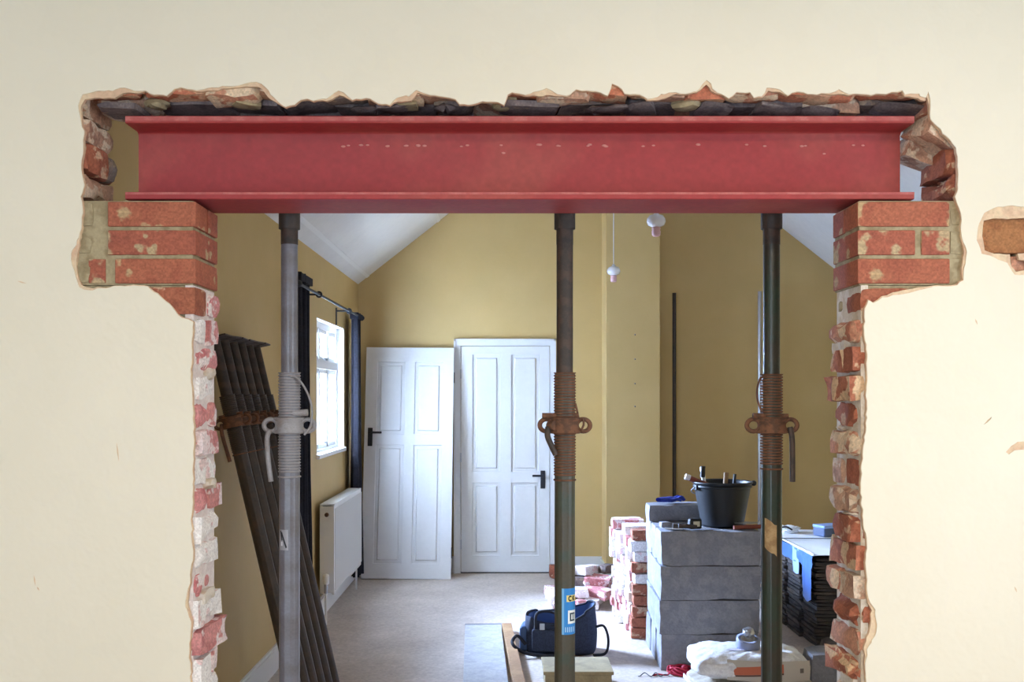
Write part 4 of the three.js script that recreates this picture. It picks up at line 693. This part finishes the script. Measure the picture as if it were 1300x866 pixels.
// ------------------------------------------------------------------ tool bag on the floor, boards
{
  const d = 6.0, w = 0.42, dep = 0.26, H = 0.255, o = thing('tool_bag', 'open dark navy fabric tool bag on the floor behind the middle prop', 'bag', [PX(712, d), 0, -d], -0.12);
  const ring = (y, k, inset, n = 64) => { const out = []; for (let i = 0; i < n; i++) { const a = i / n * Math.PI * 2, c = Math.cos(a), s = Math.sin(a), e = 0.55, x = Math.sign(c) * Math.pow(Math.abs(c), e) * (w / 2 - inset), z = Math.sign(s) * Math.pow(Math.abs(s), e) * (dep / 2 - inset); const wr = (fbm3(c * 3 + 1, y * 14, s * 3 + 2, 3) - 0.5) * 0.05; out.push(V(x * k * (1 + wr), y + (k < 1 ? (Math.abs(c) > 0.6 ? 0.0 : -0.03 * (1 - Math.abs(c))) : 0), z * k * (1 + wr * 1.6))); } return out; };
  const skin = (rings, flip) => { const pos = [], idx = [], n = rings[0].length; rings.forEach((r) => r.forEach((v) => pos.push(v.x, v.y, v.z))); for (let j = 0; j < rings.length - 1; j++) for (let i = 0; i < n; i++) { const a = j * n + i, b = j * n + (i + 1) % n, c = a + n, e = b + n; flip ? idx.push(a, b, c, b, e, c) : idx.push(a, c, b, b, c, e); } const g = new THREE.BufferGeometry(); g.setAttribute('position', new THREE.Float32BufferAttribute(pos, 3)); g.setIndex(idx); g.computeVertexNormals(); return boxUV(g); };
  const tops = ring(H, 0.96, 0).map((v) => V(v.x, v.y + (v.x > 0 ? 0.03 * v.x / (w / 2) : 0.05 * v.x / (w / 2)) - 0.045 * Math.max(0, v.z / (dep / 2)) * (1 - Math.pow(Math.abs(v.x) / (w / 2), 2)), v.z));
  part('bag_body', skin([ring(0.004, 0.0, 0), ring(0.004, 1.0, 0.01), ring(0.02, 1.0, 0), ring(0.06, 1.03, 0), ring(0.11, 1.05, 0), ring(0.17, 1.02, 0), ring(0.22, 0.985, 0), tops]), M.navy, o);
  part('bag_lining', skin([tops, ring(0.2, 0.93, 0.004), ring(0.1, 0.95, 0.01), ring(0.03, 0.9, 0.01), ring(0.025, 0, 0)]), M.liningBlue, o);
  part('rim_piping', tube(tops, 0.006, 120, 7, true), M.strap, o);
  part('front_pocket', at(rbox(0.22, 0.13, 0.03, 0.012, 0, 0, 0, 3), -0.05, 0.09, dep / 2 + 0.012), M.navy, o);
  part('side_pocket', at(rbox(0.05, 0.15, 0.16, 0.02, 0, 0, 0, 3), -w / 2 - 0.005, 0.085, 0.02), M.liningBlue, o).userData.label = 'blue-grey side pocket';
  part('carry_strap', tube([[-0.14, 0.16, 0.14], [-0.13, 0.245, 0.13], [-0.05, 0.25, 0.10], [0.03, 0.215, 0.15], [0.06, 0.13, 0.145]], 0.009, 40, 8), M.strap, o);
  part('carry_strap', tube([[0.21, 0.16, 0.06], [0.255, 0.17, 0.07], [0.285, 0.1, 0.09], [0.27, 0.02, 0.11], [0.2, 0.012, 0.14]], 0.008, 40, 8), M.strap, o);
  part('shoulder_strap', tube([[-0.2, 0.06, 0.12], [-0.25, 0.11, 0.13], [-0.275, 0.085, 0.15], [-0.265, 0.066, 0.18], [-0.2, 0.03, 0.2], [-0.08, 0.014, 0.19], [0.0, 0.016, 0.16]], 0.010, 60, 8), M.strap, o);
  const bk = [-0.1, 0.06]; for (const x of bk) part('buckle', at(rbox(0.03, 0.04, 0.008, 0.003, 0, 0, 0), x, 0.17, dep / 2 + 0.016), M.steel, o);
}
{
  let o = thing('scaffold_board', 'wide pale dusty board lying on the floor left of the tool bag', 'board', [PX(618, 6.5) - 0.045, 0, -6.55], 0); o.rotation.y = 0.035;
  part('plank', rbox(0.235, 0.036, 2.2, 0.004, 0.02, 0.019, 1.1), M.board, o); part('end_band', join(box(0.237, 0.037, 0.03, 0.02, 0.0195, 0.02)), M.galvanised, o);
  o = top('timber_batten', rbox(0.062, 0.05, 2.1, 0.003, 0, 0.026, 1.05), M.timber, 'brown timber batten lying along the right edge of the dusty board', 'timber'); o.position.set(PX(642.5, 6.5) + 0.004, 0, -6.5); o.rotation.y = 0.05;
  o = thing('plywood_box', 'low tan plywood step on the floor behind the foot of the middle prop', 'box', [PX(732, 5.25), 0, -5.25], 0); part('lid', rbox(0.36, 0.018, 0.30, 0.003, 0, 0.108, 0), M.card, o); part('side_panel', join(span(-0.17, 0.17, 0, 0.1, 0.125, 0.143), span(-0.17, 0.17, 0, 0.1, -0.143, -0.125)), M.card, o); for (const s of [-1, 1]) part('end_panel', span(s * 0.16 - 0.009, s * 0.16 + 0.009, 0, 0.1, -0.125, 0.125), M.card, o);
}

renderer.render(scene, camera);
